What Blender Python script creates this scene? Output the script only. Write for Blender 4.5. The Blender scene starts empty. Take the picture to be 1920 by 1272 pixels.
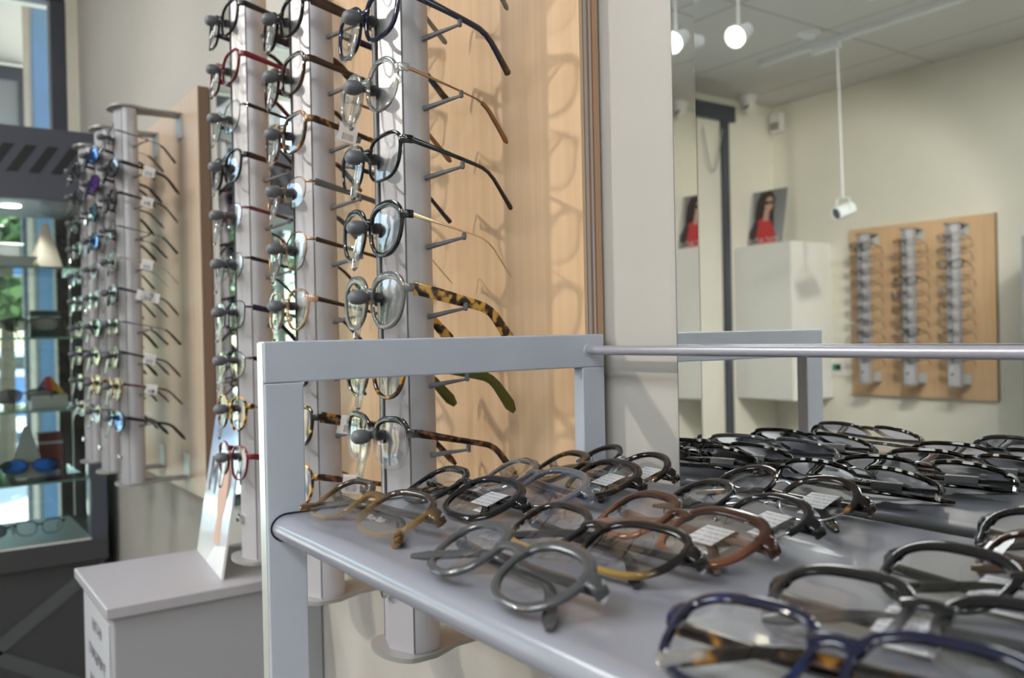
import bpy, bmesh, math, random
from math import sin, cos, pi, radians, sqrt, atan2
from mathutils import Vector, Matrix

random.seed(7)
DBG = False
COL = bpy.context.scene.collection
EYE = 1.20          # height of the camera above the floor; all z below are relative to it until the final lift

# ------------------------------------------------------------------ materials
def nodes(name):
    m = bpy.data.materials.new(name); m.use_nodes = True
    nt = m.node_tree; nt.nodes.clear()
    out = nt.nodes.new('ShaderNodeOutputMaterial')
    return m, nt, out

def principled(nt, out, **kw):
    b = nt.nodes.new('ShaderNodeBsdfPrincipled')
    for k, v in kw.items():
        b.inputs[k].default_value = v
    nt.links.new(b.outputs[0], out.inputs[0])
    return b

def c4(c): return (c[0], c[1], c[2], 1.0)

def plain(name, col, rough=.5, metal=0., spec=.5, coat=0., noise=0., nscale=40., bump=0.):
    m, nt, out = nodes(name)
    b = principled(nt, out, **{'Base Color': c4(col), 'Roughness': rough, 'Metallic': metal,
                               'Specular IOR Level': spec, 'Coat Weight': coat})
    if noise or bump:
        tc = nt.nodes.new('ShaderNodeTexCoord')
        n = nt.nodes.new('ShaderNodeTexNoise'); n.inputs['Scale'].default_value = nscale; n.inputs['Detail'].default_value = 4
        nt.links.new(tc.outputs['Object'], n.inputs['Vector'])
        if noise:
            r = nt.nodes.new('ShaderNodeValToRGB')
            r.color_ramp.elements[0].position = .3; r.color_ramp.elements[1].position = .7
            r.color_ramp.elements[0].color = c4([v*(1-noise) for v in col]); r.color_ramp.elements[1].color = c4([min(1, v*(1+noise)) for v in col])
            nt.links.new(n.outputs['Fac'], r.inputs[0]); nt.links.new(r.outputs[0], b.inputs['Base Color'])
        if bump:
            bp = nt.nodes.new('ShaderNodeBump'); bp.inputs['Strength'].default_value = bump; bp.inputs['Distance'].default_value = .002
            nt.links.new(n.outputs['Fac'], bp.inputs['Height']); nt.links.new(bp.outputs[0], b.inputs['Normal'])
    return m

def emit(name, col, strength):
    m, nt, out = nodes(name)
    e = nt.nodes.new('ShaderNodeEmission'); e.inputs[0].default_value = c4(col); e.inputs[1].default_value = strength
    nt.links.new(e.outputs[0], out.inputs[0]); return m

def clear(name, tint=(1, 1, 1), refl=1.0, ior=1.5, body=None, bodyfac=0., rough=.02):
    """thin clear sheet: transparent, with a fresnel glossy film and, if body is given, a share of coloured body"""
    m, nt, out = nodes(name)
    t = nt.nodes.new('ShaderNodeBsdfTransparent'); t.inputs[0].default_value = c4(tint)
    g = nt.nodes.new('ShaderNodeBsdfGlossy'); g.inputs['Roughness'].default_value = rough
    f = nt.nodes.new('ShaderNodeFresnel'); f.inputs[0].default_value = ior
    mul = nt.nodes.new('ShaderNodeMath'); mul.operation = 'MULTIPLY'; mul.inputs[1].default_value = refl; mul.use_clamp = True
    nt.links.new(f.outputs[0], mul.inputs[0])
    base = t.outputs[0]
    if body:
        d = nt.nodes.new('ShaderNodeBsdfPrincipled'); d.inputs['Base Color'].default_value = c4(body); d.inputs['Roughness'].default_value = .25
        mx0 = nt.nodes.new('ShaderNodeMixShader'); mx0.inputs[0].default_value = bodyfac
        nt.links.new(t.outputs[0], mx0.inputs[1]); nt.links.new(d.outputs[0], mx0.inputs[2]); base = mx0.outputs[0]
    mx = nt.nodes.new('ShaderNodeMixShader')
    nt.links.new(mul.outputs[0], mx.inputs[0]); nt.links.new(base, mx.inputs[1]); nt.links.new(g.outputs[0], mx.inputs[2])
    nt.links.new(mx.outputs[0], out.inputs[0]); return m

def tortoise(name, dark, mid, light, scale=90., lo=.42, hi=.60):
    m, nt, out = nodes(name)
    b = principled(nt, out, **{'Roughness': .10, 'Coat Weight': .15, 'Specular IOR Level': .42})
    tc = nt.nodes.new('ShaderNodeTexCoord')
    n = nt.nodes.new('ShaderNodeTexNoise'); n.inputs['Scale'].default_value = scale; n.inputs['Detail'].default_value = 1.5
    r = nt.nodes.new('ShaderNodeValToRGB'); e = r.color_ramp.elements
    e[0].position = lo; e[0].color = c4(dark); e[1].position = hi; e[1].color = c4(light)
    x = e.new((lo+hi)/2); x.color = c4(mid)
    nt.links.new(tc.outputs['Object'], n.inputs['Vector']); nt.links.new(n.outputs['Fac'], r.inputs[0]); nt.links.new(r.outputs[0], b.inputs['Base Color'])
    return m

def fade(name, top, bottom, z0, z1, clearbottom=False):
    """acetate that changes from one colour at the brow to another at the bottom of the rim"""
    m, nt, out = nodes(name)
    b = principled(nt, out, **{'Roughness': .10, 'Coat Weight': .15, 'Specular IOR Level': .42})
    tc = nt.nodes.new('ShaderNodeTexCoord'); s = nt.nodes.new('ShaderNodeSeparateXYZ')
    mr = nt.nodes.new('ShaderNodeMapRange'); mr.inputs[1].default_value = z0; mr.inputs[2].default_value = z1
    r = nt.nodes.new('ShaderNodeValToRGB'); r.color_ramp.elements[0].color = c4(bottom); r.color_ramp.elements[1].color = c4(top)
    nt.links.new(tc.outputs['Object'], s.inputs[0]); nt.links.new(s.outputs['Z'], mr.inputs[0]); nt.links.new(mr.outputs[0], r.inputs[0]); nt.links.new(r.outputs[0], b.inputs['Base Color'])
    if clearbottom:
        t = nt.nodes.new('ShaderNodeBsdfTransparent'); t.inputs[0].default_value = (.93, .93, .93, 1)
        mx = nt.nodes.new('ShaderNodeMixShader'); sub = nt.nodes.new('ShaderNodeMapRange')
        sub.inputs[1].default_value = 0; sub.inputs[2].default_value = 1; sub.inputs[3].default_value = .16; sub.inputs[4].default_value = 1
        nt.links.new(mr.outputs[0], sub.inputs[0]); nt.links.new(sub.outputs[0], mx.inputs[0])
        nt.links.new(t.outputs[0], mx.inputs[1]); nt.links.new(b.outputs[0], mx.inputs[2]); nt.links.new(mx.outputs[0], out.inputs[0])
    return m

def wood(name, a, b_, grain=(1, 1, 1), scale=1., rough=.4):
    m, nt, out = nodes(name)
    b = principled(nt, out, **{'Roughness': rough})
    tc = nt.nodes.new('ShaderNodeTexCoord'); mp = nt.nodes.new('ShaderNodeMapping'); mp.inputs['Scale'].default_value = grain
    n = nt.nodes.new('ShaderNodeTexNoise'); n.inputs['Scale'].default_value = scale; n.inputs['Detail'].default_value = 5; n.inputs['Roughness'].default_value = .6
    n2 = nt.nodes.new('ShaderNodeTexNoise'); n2.inputs['Scale'].default_value = 4.; n2.inputs['Detail'].default_value = 2
    mixf = nt.nodes.new('ShaderNodeMath'); mixf.operation = 'MULTIPLY_ADD'; mixf.inputs[1].default_value = .35
    r = nt.nodes.new('ShaderNodeValToRGB')
    r.color_ramp.elements[0].position = .35; r.color_ramp.elements[1].position = .85
    r.color_ramp.elements[0].color = c4(a); r.color_ramp.elements[1].color = c4(b_)
    nt.links.new(tc.outputs['Object'], mp.inputs[0]); nt.links.new(mp.outputs[0], n.inputs['Vector']); nt.links.new(tc.outputs['Object'], n2.inputs['Vector'])
    nt.links.new(n2.outputs['Fac'], mixf.inputs[0]); nt.links.new(n.outputs['Fac'], mixf.inputs[2])
    nt.links.new(mixf.outputs[0], r.inputs[0]); nt.links.new(r.outputs[0], b.inputs['Base Color'])
    return m

def stripes(name, axis, z0, z1, stops):
    """constant colour bands across one object axis"""
    m, nt, out = nodes(name)
    b = principled(nt, out, **{'Roughness': .5})
    tc = nt.nodes.new('ShaderNodeTexCoord'); s = nt.nodes.new('ShaderNodeSeparateXYZ')
    mr = nt.nodes.new('ShaderNodeMapRange'); mr.inputs[1].default_value = z0; mr.inputs[2].default_value = z1
    r = nt.nodes.new('ShaderNodeValToRGB'); r.color_ramp.interpolation = 'CONSTANT'; e = r.color_ramp.elements
    e[0].position = 0; e[0].color = c4(stops[0][1]); e[1].position = stops[1][0]; e[1].color = c4(stops[1][1])
    for p, c in stops[2:]:
        x = e.new(p); x.color = c4(c)
    nt.links.new(tc.outputs['Object'], s.inputs[0]); nt.links.new(s.outputs[axis], mr.inputs[0]); nt.links.new(mr.outputs[0], r.inputs[0]); nt.links.new(r.outputs[0], b.inputs['Base Color'])
    return m

def tiles(name, col, line, sx, sy):
    m, nt, out = nodes(name)
    b = principled(nt, out, **{'Roughness': .9})
    tc = nt.nodes.new('ShaderNodeTexCoord')
    br = nt.nodes.new('ShaderNodeTexBrick'); br.offset = 0.0; br.squash = 1.0
    br.inputs['Color1'].default_value = c4(col); br.inputs['Color2'].default_value = c4([v*.985 for v in col]); br.inputs['Mortar'].default_value = c4(line)
    br.inputs['Scale'].default_value = 1.; br.inputs['Mortar Size'].default_value = .006; br.inputs['Brick Width'].default_value = sx; br.inputs['Row Height'].default_value = sy
    nt.links.new(tc.outputs['Object'], br.inputs['Vector']); nt.links.new(br.outputs['Color'], b.inputs['Base Color'])
    return m

def tagmat():
    """white price label with a barcode or lines of fine print on its lower half"""
    m, nt, out = nodes('price_label')
    b = principled(nt, out, **{'Roughness': .55})
    tc = nt.nodes.new('ShaderNodeTexCoord'); s = nt.nodes.new('ShaderNodeSeparateXYZ')
    mp = nt.nodes.new('ShaderNodeMapping'); mp.inputs['Scale'].default_value = (0, 26, 0)
    n = nt.nodes.new('ShaderNodeTexNoise'); n.inputs['Scale'].default_value = 1.; n.inputs['Detail'].default_value = 0
    gt = nt.nodes.new('ShaderNodeMath'); gt.operation = 'GREATER_THAN'; gt.inputs[1].default_value = .52
    def band(out_, lo, hi):
        a = nt.nodes.new('ShaderNodeMath'); a.operation = 'GREATER_THAN'; a.inputs[1].default_value = lo
        c = nt.nodes.new('ShaderNodeMath'); c.operation = 'LESS_THAN'; c.inputs[1].default_value = hi
        d = nt.nodes.new('ShaderNodeMath'); d.operation = 'MULTIPLY'
        nt.links.new(out_, a.inputs[0]); nt.links.new(out_, c.inputs[0]); nt.links.new(a.outputs[0], d.inputs[0]); nt.links.new(c.outputs[0], d.inputs[1]); return d
    nt.links.new(tc.outputs['Generated'], mp.inputs[0]); nt.links.new(mp.outputs[0], n.inputs['Vector']); nt.links.new(n.outputs['Fac'], gt.inputs[0])
    nt.links.new(tc.outputs['Generated'], s.inputs[0])
    zb = band(s.outputs['Z'], .10, .48); yb = band(s.outputs['Y'], .2, .82)
    m1 = nt.nodes.new('ShaderNodeMath'); m1.operation = 'MULTIPLY'; m2 = nt.nodes.new('ShaderNodeMath'); m2.operation = 'MULTIPLY'
    nt.links.new(zb.outputs[0], m1.inputs[0]); nt.links.new(yb.outputs[0], m1.inputs[1]); nt.links.new(m1.outputs[0], m2.inputs[0]); nt.links.new(gt.outputs[0], m2.inputs[1])
    r = nt.nodes.new('ShaderNodeMix'); r.data_type = 'RGBA'; r.inputs['A'].default_value = (.86, .86, .88, 1); r.inputs['B'].default_value = (.12, .12, .13, 1)
    nt.links.new(m2.outputs[0], r.inputs['Factor']); nt.links.new(r.outputs['Result'], b.inputs['Base Color'])
    return m

def printmat():
    """white label with several short lines of fine grey print"""
    m, nt, out = nodes('fine_print_label')
    b = principled(nt, out, **{'Roughness': .55})
    tc = nt.nodes.new('ShaderNodeTexCoord'); s = nt.nodes.new('ShaderNodeSeparateXYZ')
    w = nt.nodes.new('ShaderNodeMath'); w.operation = 'MULTIPLY'; w.inputs[1].default_value = 5.
    fr = nt.nodes.new('ShaderNodeMath'); fr.operation = 'FRACT'
    g = nt.nodes.new('ShaderNodeMath'); g.operation = 'GREATER_THAN'; g.inputs[1].default_value = .6
    mp = nt.nodes.new('ShaderNodeMapping'); mp.inputs['Scale'].default_value = (0, 22, 5)
    n = nt.nodes.new('ShaderNodeTexNoise'); n.inputs['Scale'].default_value = 1.; n.inputs['Detail'].default_value = 1
    gt = nt.nodes.new('ShaderNodeMath'); gt.operation = 'GREATER_THAN'; gt.inputs[1].default_value = .47
    mu = nt.nodes.new('ShaderNodeMath'); mu.operation = 'MULTIPLY'
    nt.links.new(tc.outputs['Generated'], s.inputs[0]); nt.links.new(s.outputs['Z'], w.inputs[0]); nt.links.new(w.outputs[0], fr.inputs[0]); nt.links.new(fr.outputs[0], g.inputs[0])
    nt.links.new(tc.outputs['Generated'], mp.inputs[0]); nt.links.new(mp.outputs[0], n.inputs['Vector']); nt.links.new(n.outputs['Fac'], gt.inputs[0])
    nt.links.new(g.outputs[0], mu.inputs[0]); nt.links.new(gt.outputs[0], mu.inputs[1])
    r = nt.nodes.new('ShaderNodeMix'); r.data_type = 'RGBA'; r.inputs['A'].default_value = (.86, .86, .88, 1); r.inputs['B'].default_value = (.50, .50, .54, 1)
    nt.links.new(mu.outputs[0], r.inputs['Factor']); nt.links.new(r.outputs['Result'], b.inputs['Base Color'])
    return m

M = {}
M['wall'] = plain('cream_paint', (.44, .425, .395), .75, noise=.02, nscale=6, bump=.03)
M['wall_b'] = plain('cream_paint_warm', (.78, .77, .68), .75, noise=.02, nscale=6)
M['ceil'] = tiles('ceiling_tile', (.66, .66, .64), (.42, .42, .40), 1.2, .6)
M['floor'] = wood('floor_vinyl', (.20, .19, .18), (.30, .28, .26), (1, 14, 1), 6, .4)
M['white'] = plain('white_paint', (.78, .77, .75), .5)
M['panel'] = wood('beech_veneer', (.54, .35, .19), (.66, .46, .29), (90, 90, 2.2), 1., .42)
M['panel_far'] = wood('maple_veneer', (.45, .34, .245), (.56, .43, .32), (60, 60, 2.2), 1., .42)
M['edge_far'] = plain('maple_edge', (.20, .125, .08), .5)
M['edge'] = stripes('ply_edge', 'Y', .5135, .5375, [(0, (.62, .42, .26)), (.13, (.22, .13, .10)), (.19, (.36, .34, .33)), (.34, (.30, .15, .09)), (.46, (.38, .36, .36)), (.62, (.26, .12, .07)), (.70, (.42, .27, .17))])
M['rackmetal'] = plain('satin_grey_powder_coat', (.52, .56, .65), .38, metal=.1, noise=.02, nscale=20)
M['rackedge'] = plain('bare_steel_edge', (.70, .74, .70), .28, metal=.55)
M['shelf'] = plain('grey_white_gloss_laminate', (.235, .245, .29), .22, coat=.2, noise=.03, nscale=9)
M['nose'] = plain('shelf_edge_silver', (.42, .45, .48), .26, metal=.45)
M['rodmetal'] = plain('silver_tube', (.36, .36, .41), .30, metal=.3)
M['alu'] = plain('anodised_aluminium', (.47, .465, .50), .38, metal=.35)
M['alu_dark'] = plain('slot_black', (.035, .035, .04), .5)
M['plate'] = plain('grey_plate', (.32, .315, .31), .42, metal=.3)
M['plate_dark'] = plain('seam_grey', (.20, .20, .22), .5)
M['lplate'] = plain('galvanised_bracket', (.62, .66, .66), .4, metal=.3)
M['rubber'] = plain('grey_rubber', (.105, .11, .125), .5)
M['chrome'] = plain('chrome', (.75, .75, .76), .12, metal=1.)
M['tongue'] = clear('clear_acrylic', (.93, .94, .94), 2.6, body=(.8, .8, .8), bodyfac=.08)
M['lens'] = clear('demo_lens', (.965, .97, .965), 1.5)
M['lens_dark'] = clear('dark_lens', (.18, .18, .19), 2.0, body=(.02, .02, .02), bodyfac=.4)
M['mirror'] = plain('silvered_mirror', (.86, .88, .85), .0, metal=1.)
M['mirror_edge'] = plain('mirror_edge', (.10, .12, .12), .3)
M['glass'] = clear('shop_glass', (.93, .97, .95), 1.0)
M['glass_edge'] = plain('green_glass_edge', (.30, .52, .47), .2)
M['dark'] = plain('charcoal_frame', (.062, .068, .092), .5)
M['dark2'] = plain('charcoal_panel', (.05, .052, .055), .4)
M['dark3'] = plain('charcoal_stripe', (.085, .09, .095), .45)
M['black'] = plain('black_slot', (.012, .012, .016), .6)
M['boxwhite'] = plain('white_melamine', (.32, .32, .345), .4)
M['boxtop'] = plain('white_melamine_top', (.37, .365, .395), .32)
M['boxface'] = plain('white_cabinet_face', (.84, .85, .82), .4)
M['tag'] = tagmat(); M['print'] = printmat()
M['paper'] = plain('paper', (.70, .72, .75), .4)
M['ink'] = plain('ink', (.06, .06, .07), .6); M['faded'] = plain('faded_ink', (.22, .22, .25), .6); M['notice'] = plain('notice_paper', (.48, .50, .54), .35)
M['bulb'] = emit('lamp_glow', (1, .88, .66), 60)
M['fill'] = emit('fill_glow', (.96, .98, 1), 15.5)  # emission of the added fill panels overhead
M['dl'] = emit('downlight_glow', (1, .98, .95), 30)
M['lampmetal'] = plain('white_lamp_metal', (.82, .86, .88), .4)
M['lampdark'] = plain('lamp_inside', (.03, .03, .03), .5)
M['wht'] = plain('white_plastic', (.75, .75, .74), .4)

def ac(n, c, r=.09): return plain(n, c, r, spec=.38, coat=.12)
A = {
 'black': ac('acetate_black', (.008, .008, .009)), 'mattblack': ac('acetate_soft_black', (.02, .02, .022), .35),
 'navy': ac('acetate_navy', (.008, .010, .035)), 'darkbrown': ac('acetate_dark_brown', (.035, .016, .010)),
 'brown': fade('acetate_brown', (.035, .013, .009), (.20, .075, .038), -.022, .008),
 'browntemple': ac('acetate_grey_brown', (.16, .10, .08)),
 'red': ac('acetate_dark_red', (.14, .008, .02)), 'redfront': ac('acetate_red', (.12, .009, .016)), 'burgundy': ac('acetate_burgundy', (.10, .02, .03)),
 'olive': ac('acetate_olive', (.075, .085, .015)), 'slate': ac('acetate_slate', (.05, .055, .10)),
 'tort': tortoise('tortoise_dark', (.008, .005, .004), (.05, .02, .008), (.42, .20, .03), 95, .46, .66),
 'tortlight': tortoise('tortoise_amber', (.012, .008, .006), (.14, .06, .015), (.62, .36, .07), 100, .43, .56),
 'tortred': tortoise('tortoise_red', (.015, .008, .006), (.07, .025, .015), (.20, .08, .03), 110, .42, .62),
 'tortyel': tortoise('tortoise_yellow', (.012, .01, .008), (.05, .03, .01), (.62, .40, .05), 95, .53, .66),
 'blackyel': fade('black_over_yellow', (.012, .010, .009), (.30, .19, .05), -.021, -.008),
 'tortblue': tortoise('tortoise_blue', (.010, .012, .03), (.010, .018, .075), (.45, .22, .03), 55, .56, .78),
 'darktort': tortoise('tortoise_black', (.008, .006, .005), (.03, .014, .007), (.26, .12, .025), 95, .52, .76),
 'havana': tortoise('havana', (.02, .012, .006), (.10, .045, .015), (.32, .16, .05), 70, .40, .62),
 'amber': clear('crystal_amber', (.86, .68, .38), 1.6, body=(.50, .32, .09), bodyfac=.45),
 'ambertop': fade('amber_fade', (.04, .03, .025), (.44, .25, .045), -.012, .013, True),
 'crystal': clear('crystal_clear', (.90, .90, .88), 2.4, body=(.62, .62, .60), bodyfac=.22),
 'crystalgrey': clear('crystal_grey', (.50, .48, .46), 1.1, body=(.19, .175, .165), bodyfac=.55),
 'crystalblue': clear('crystal_blue_grey', (.55, .57, .62), 2.0, body=(.17, .18, .22), bodyfac=.5),
 'crystalpink': clear('crystal_peach', (.92, .72, .56), 2.0, body=(.60, .36, .22), bodyfac=.4),
 'smoke': clear('crystal_smoke', (.40, .41, .43), .8, body=(.075, .078, .084), bodyfac=.72, rough=.08),
 'blackclear': fade('black_to_clear', (.012, .010, .009), (.42, .42, .43), -.010, .012, True),
 'blackcrystal': fade('black_over_clear', (.010, .010, .011), (.16, .16, .17), -.016, .004, True),
 'silver': plain('silver_wire', (.62, .62, .64), .2, metal=1.), 'gold': plain('gold_wire', (.72, .54, .34), .22, metal=1.),
 'gun': plain('gunmetal_wire', (.10, .10, .11), .28, metal=.8), 'bronze': plain('bronze_wire', (.26, .14, .07), .28, metal=.8),
 'greytemple': ac('grey_temple', (.09, .09, .10), .3), 'browntip': tortoise('brown_tip', (.02, .012, .008), (.06, .025, .012), (.20, .09, .02), 60, .4, .7),
 'cleartip': clear('clear_tip', (.9, .9, .9), 2., body=(.6, .6, .6), bodyfac=.3),
 'blacktip': ac('black_tip', (.012, .011, .011)),
}
def mlens(n, c): 
    return plain('mirrored_lens_'+n, c, .06, metal=.85)
A['mblue'] = mlens('blue', (.02, .16, .55)); A['mpurple'] = mlens('purple', (.22, .06, .55)); A['mteal'] = mlens('teal', (.12, .42, .50)); A['mdeep'] = mlens('deep_blue', (.015, .10, .45))
A['mred'] = mlens('orange', (.5, .16, .03))

# ------------------------------------------------------------------ mesh helpers
class MB:
    def __init__(s): s.v = []; s.f = []; s.m = []
    def add(s, verts, faces, mi=0):
        o = len(s.v); s.v += [tuple(p) for p in verts]
        for f in faces: s.f.append([i+o for i in f]); s.m.append(mi)
        return s
    def box(s, x0, x1, y0, y1, z0, z1, mi=0, mat=None):
        vs = [Vector((x, y, z)) for x in (x0, x1) for y in (y0, y1) for z in (z0, z1)]
        if mat is not None: vs = [mat @ p for p in vs]
        return s.add(vs, [(0, 1, 3, 2), (4, 6, 7, 5), (0, 4, 5, 1), (2, 3, 7, 6), (0, 2, 6, 4), (1, 5, 7, 3)], mi)
    def sweep(s, path, sec, closed=False, cap=True, up=Vector((0, 0, 1)), mi=0):
        """sec(i, t) -> list of (a, b): a along the side vector, b along the up vector"""
        path = [Vector(p) for p in path]; n = len(path); rings = []
        for i, p in enumerate(path):
            if closed: t = path[(i+1) % n]-path[i-1]
            else: t = path[min(i+1, n-1)]-path[max(i-1, 0)]
            t.normalize(); sd = t.cross(up)
            if sd.length < 1e-6: sd = Vector((1, 0, 0))
            sd.normalize(); u = sd.cross(t)
            rings.append([p+sd*a+u*b for a, b in sec(i, i/max(1, n-1))])
        return s.rings(rings, closed, cap, mi)
    def rings(s, rings, closed=False, cap=True, mi=0):
        k = len(rings[0]); n = len(rings); vs = [p for r in rings for p in r]; fs = []
        for i in range(n if closed else n-1):
            a = i*k; b = ((i+1) % n)*k
            for j in range(k):
                j2 = (j+1) % k; fs.append((a+j, a+j2, b+j2, b+j))
        if cap and not closed:
            fs.append(tuple(range(k))[::-1]); fs.append(tuple((n-1)*k+j for j in range(k)))
        return s.add(vs, fs, mi)
    def prism(s, poly, z0, z1, mi=0, mat=None):
        r0 = [Vector((x, y, z0)) for x, y in poly]; r1 = [Vector((x, y, z1)) for x, y in poly]
        if mat is not None: r0 = [mat @ p for p in r0]; r1 = [mat @ p for p in r1]
        return s.rings([r0, r1], mi=mi)
    def lathe(s, prof, seg=20, mat=None, mi=0):
        """prof: (r, z) pairs about the local z axis"""
        rr = [[Vector((r*cos(2*pi*j/seg), r*sin(2*pi*j/seg), z)) for j in range(seg)] for r, z in prof]
        if mat is not None: rr = [[mat @ p for p in r] for r in rr]
        return s.rings(rr, mi=mi)
    def tube(s, path, r, seg=10, closed=False, mi=0, up=Vector((0, 0, 1))):
        rf = r if callable(r) else (lambda i, t: r)
        return s.sweep(path, lambda i, t: [(rf(i, t)*cos(2*pi*j/seg), rf(i, t)*sin(2*pi*j/seg)) for j in range(seg)], closed, True, up, mi)
    def mesh(s, name, mats, smooth=35.):
        me = bpy.data.meshes.new(name); me.from_pydata(s.v, [], s.f)
        for m in (mats if isinstance(mats, (list, tuple)) else [mats]): me.materials.append(m)
        for p, i in zip(me.polygons, s.m): p.material_index = i
        bm = bmesh.new(); bm.from_mesh(me); bmesh.ops.recalc_face_normals(bm, faces=bm.faces); bm.to_mesh(me); bm.free()
        if smooth:
            for p in me.polygons: p.use_smooth = True
            me.set_sharp_from_angle(angle=radians(smooth))
        return me
    def build(s, name, mats, parent=None, loc=(0, 0, 0), smooth=35., bevel=0.):
        return link(name, s.mesh(name, mats, smooth), parent, loc, bevel)

def link(name, data, parent=None, loc=(0, 0, 0), bevel=0., rot=None):
    o = bpy.data.objects.new(name, data); COL.objects.link(o); o.location = loc
    if parent is not None: o.parent = parent
    if rot: o.rotation_euler = rot
    if bevel:
        b = o.modifiers.new('Bevel', 'BEVEL'); b.width = bevel; b.segments = 2; b.limit_method = 'ANGLE'
    return o

def empty(name, label, cat, loc=(0, 0, 0), group=None, rotz=0):
    o = bpy.data.objects.new(name, None); COL.objects.link(o); o.location = loc; o.empty_display_size = .05
    o.rotation_euler = (0, 0, rotz)
    return tag(o, label, cat, group)
def tag(o, label=None, cat=None, group=None):
    if label: o['label'] = label
    if cat: o['category'] = cat
    if group: o['group'] = group
    return o
def struct(o): o['kind'] = 'structure'; return o

def dup(root, label=None, group=None, loc=None):
    r = root.copy(); COL.objects.link(r)
    def rec(src, dst):
        for ch in src.children:
            c = ch.copy(); COL.objects.link(c); c.parent = dst; rec(ch, c)
    rec(root, r)
    if label: r['label'] = label
    if group: r['group'] = group
    if loc is not None: r.location = loc
    return r

def text(name, body, size, mat, parent, loc, rot, space=1.0):
    c = bpy.data.curves.new(name, 'FONT'); c.body = body; c.size = size; c.align_x = 'CENTER'; c.align_y = 'CENTER'; c.space_character = space
    c.materials.append(mat)
    tmp = bpy.data.objects.new(name, c); COL.objects.link(tmp)
    me = bpy.data.meshes.new_from_object(tmp.evaluated_get(bpy.context.evaluated_depsgraph_get()))
    bpy.data.objects.remove(tmp); bpy.data.curves.remove(c); me.materials.clear(); me.materials.append(mat)
    return link(name, me, parent, loc, rot=rot)

def rrect(w, h, k=8, n=3.2):
    """rounded rectangle section, w along a, h along b"""
    out = []
    for j in range(k):
        t = 2*pi*(j+.5)/k; c, s_ = cos(t), sin(t)
        out.append((w/2*math.copysign(abs(c)**(2/n), c), h/2*math.copysign(abs(s_)**(2/n), s_)))
    return out

# ------------------------------------------------------------------ spectacles
SHAPES = {
 'rect':  dict(a=.0262, bt=.0165, bb=.0180, n=3.4, taper=.05, lift=.0010),
 'way':   dict(a=.0255, bt=.0185, bb=.0205, n=2.9, taper=.10, lift=.0016),
 'panto': dict(a=.0245, bt=.0190, bb=.0225, n=2.35, taper=.10, lift=.0006),
 'round': dict(a=.0238, bt=.0205, bb=.0215, n=2.1, taper=.03, lift=.0),
 'slim':  dict(a=.0262, bt=.0145, bb=.0165, n=3.0, taper=.05, lift=.0006),
 'smallpanto': dict(a=.0212, bt=.0165, bb=.0190, n=2.35, taper=.10, lift=.0006),
 'smallway': dict(a=.0232, bt=.0180, bb=.0195, n=2.7, taper=.10, lift=.0014),
 'oval':  dict(a=.0250, bt=.0150, bb=.0180, n=2.4, taper=.06, lift=.0004),
 'cat':   dict(a=.0265, bt=.0175, bb=.0185, n=2.7, taper=.12, lift=.0030),
 'sport': dict(a=.0320, bt=.0165, bb=.0195, n=2.5, taper=.02, lift=-.0010),
}
NO = 40
BASE = 1.05
def yc(x): return BASE*x*x
def outline(p, grow=0.):
    o = []
    for j in range(NO):
        t = 2*pi*j/NO; c, s_ = cos(t), sin(t); b = p['bt'] if s_ > 0 else p['bb']
        x = (p['a']+grow)*math.copysign(abs(c)**(2/p['n']), c); z = (b+grow)*math.copysign(abs(s_)**(2/p['n']), s_)
        x *= 1+p['taper']*z/p['bt']*.8; z += p['lift']*x/p['a']
        o.append((x, z))
    return o
def normals2(o):
    r = []
    for i in range(len(o)):
        ax, az = o[i-1]; bx, bz = o[(i+1) % len(o)]
        tx, tz = bx-ax, bz-az; l = math.hypot(tx, tz) or 1e-9; r.append((tz/l, -tx/l))
    return r

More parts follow.
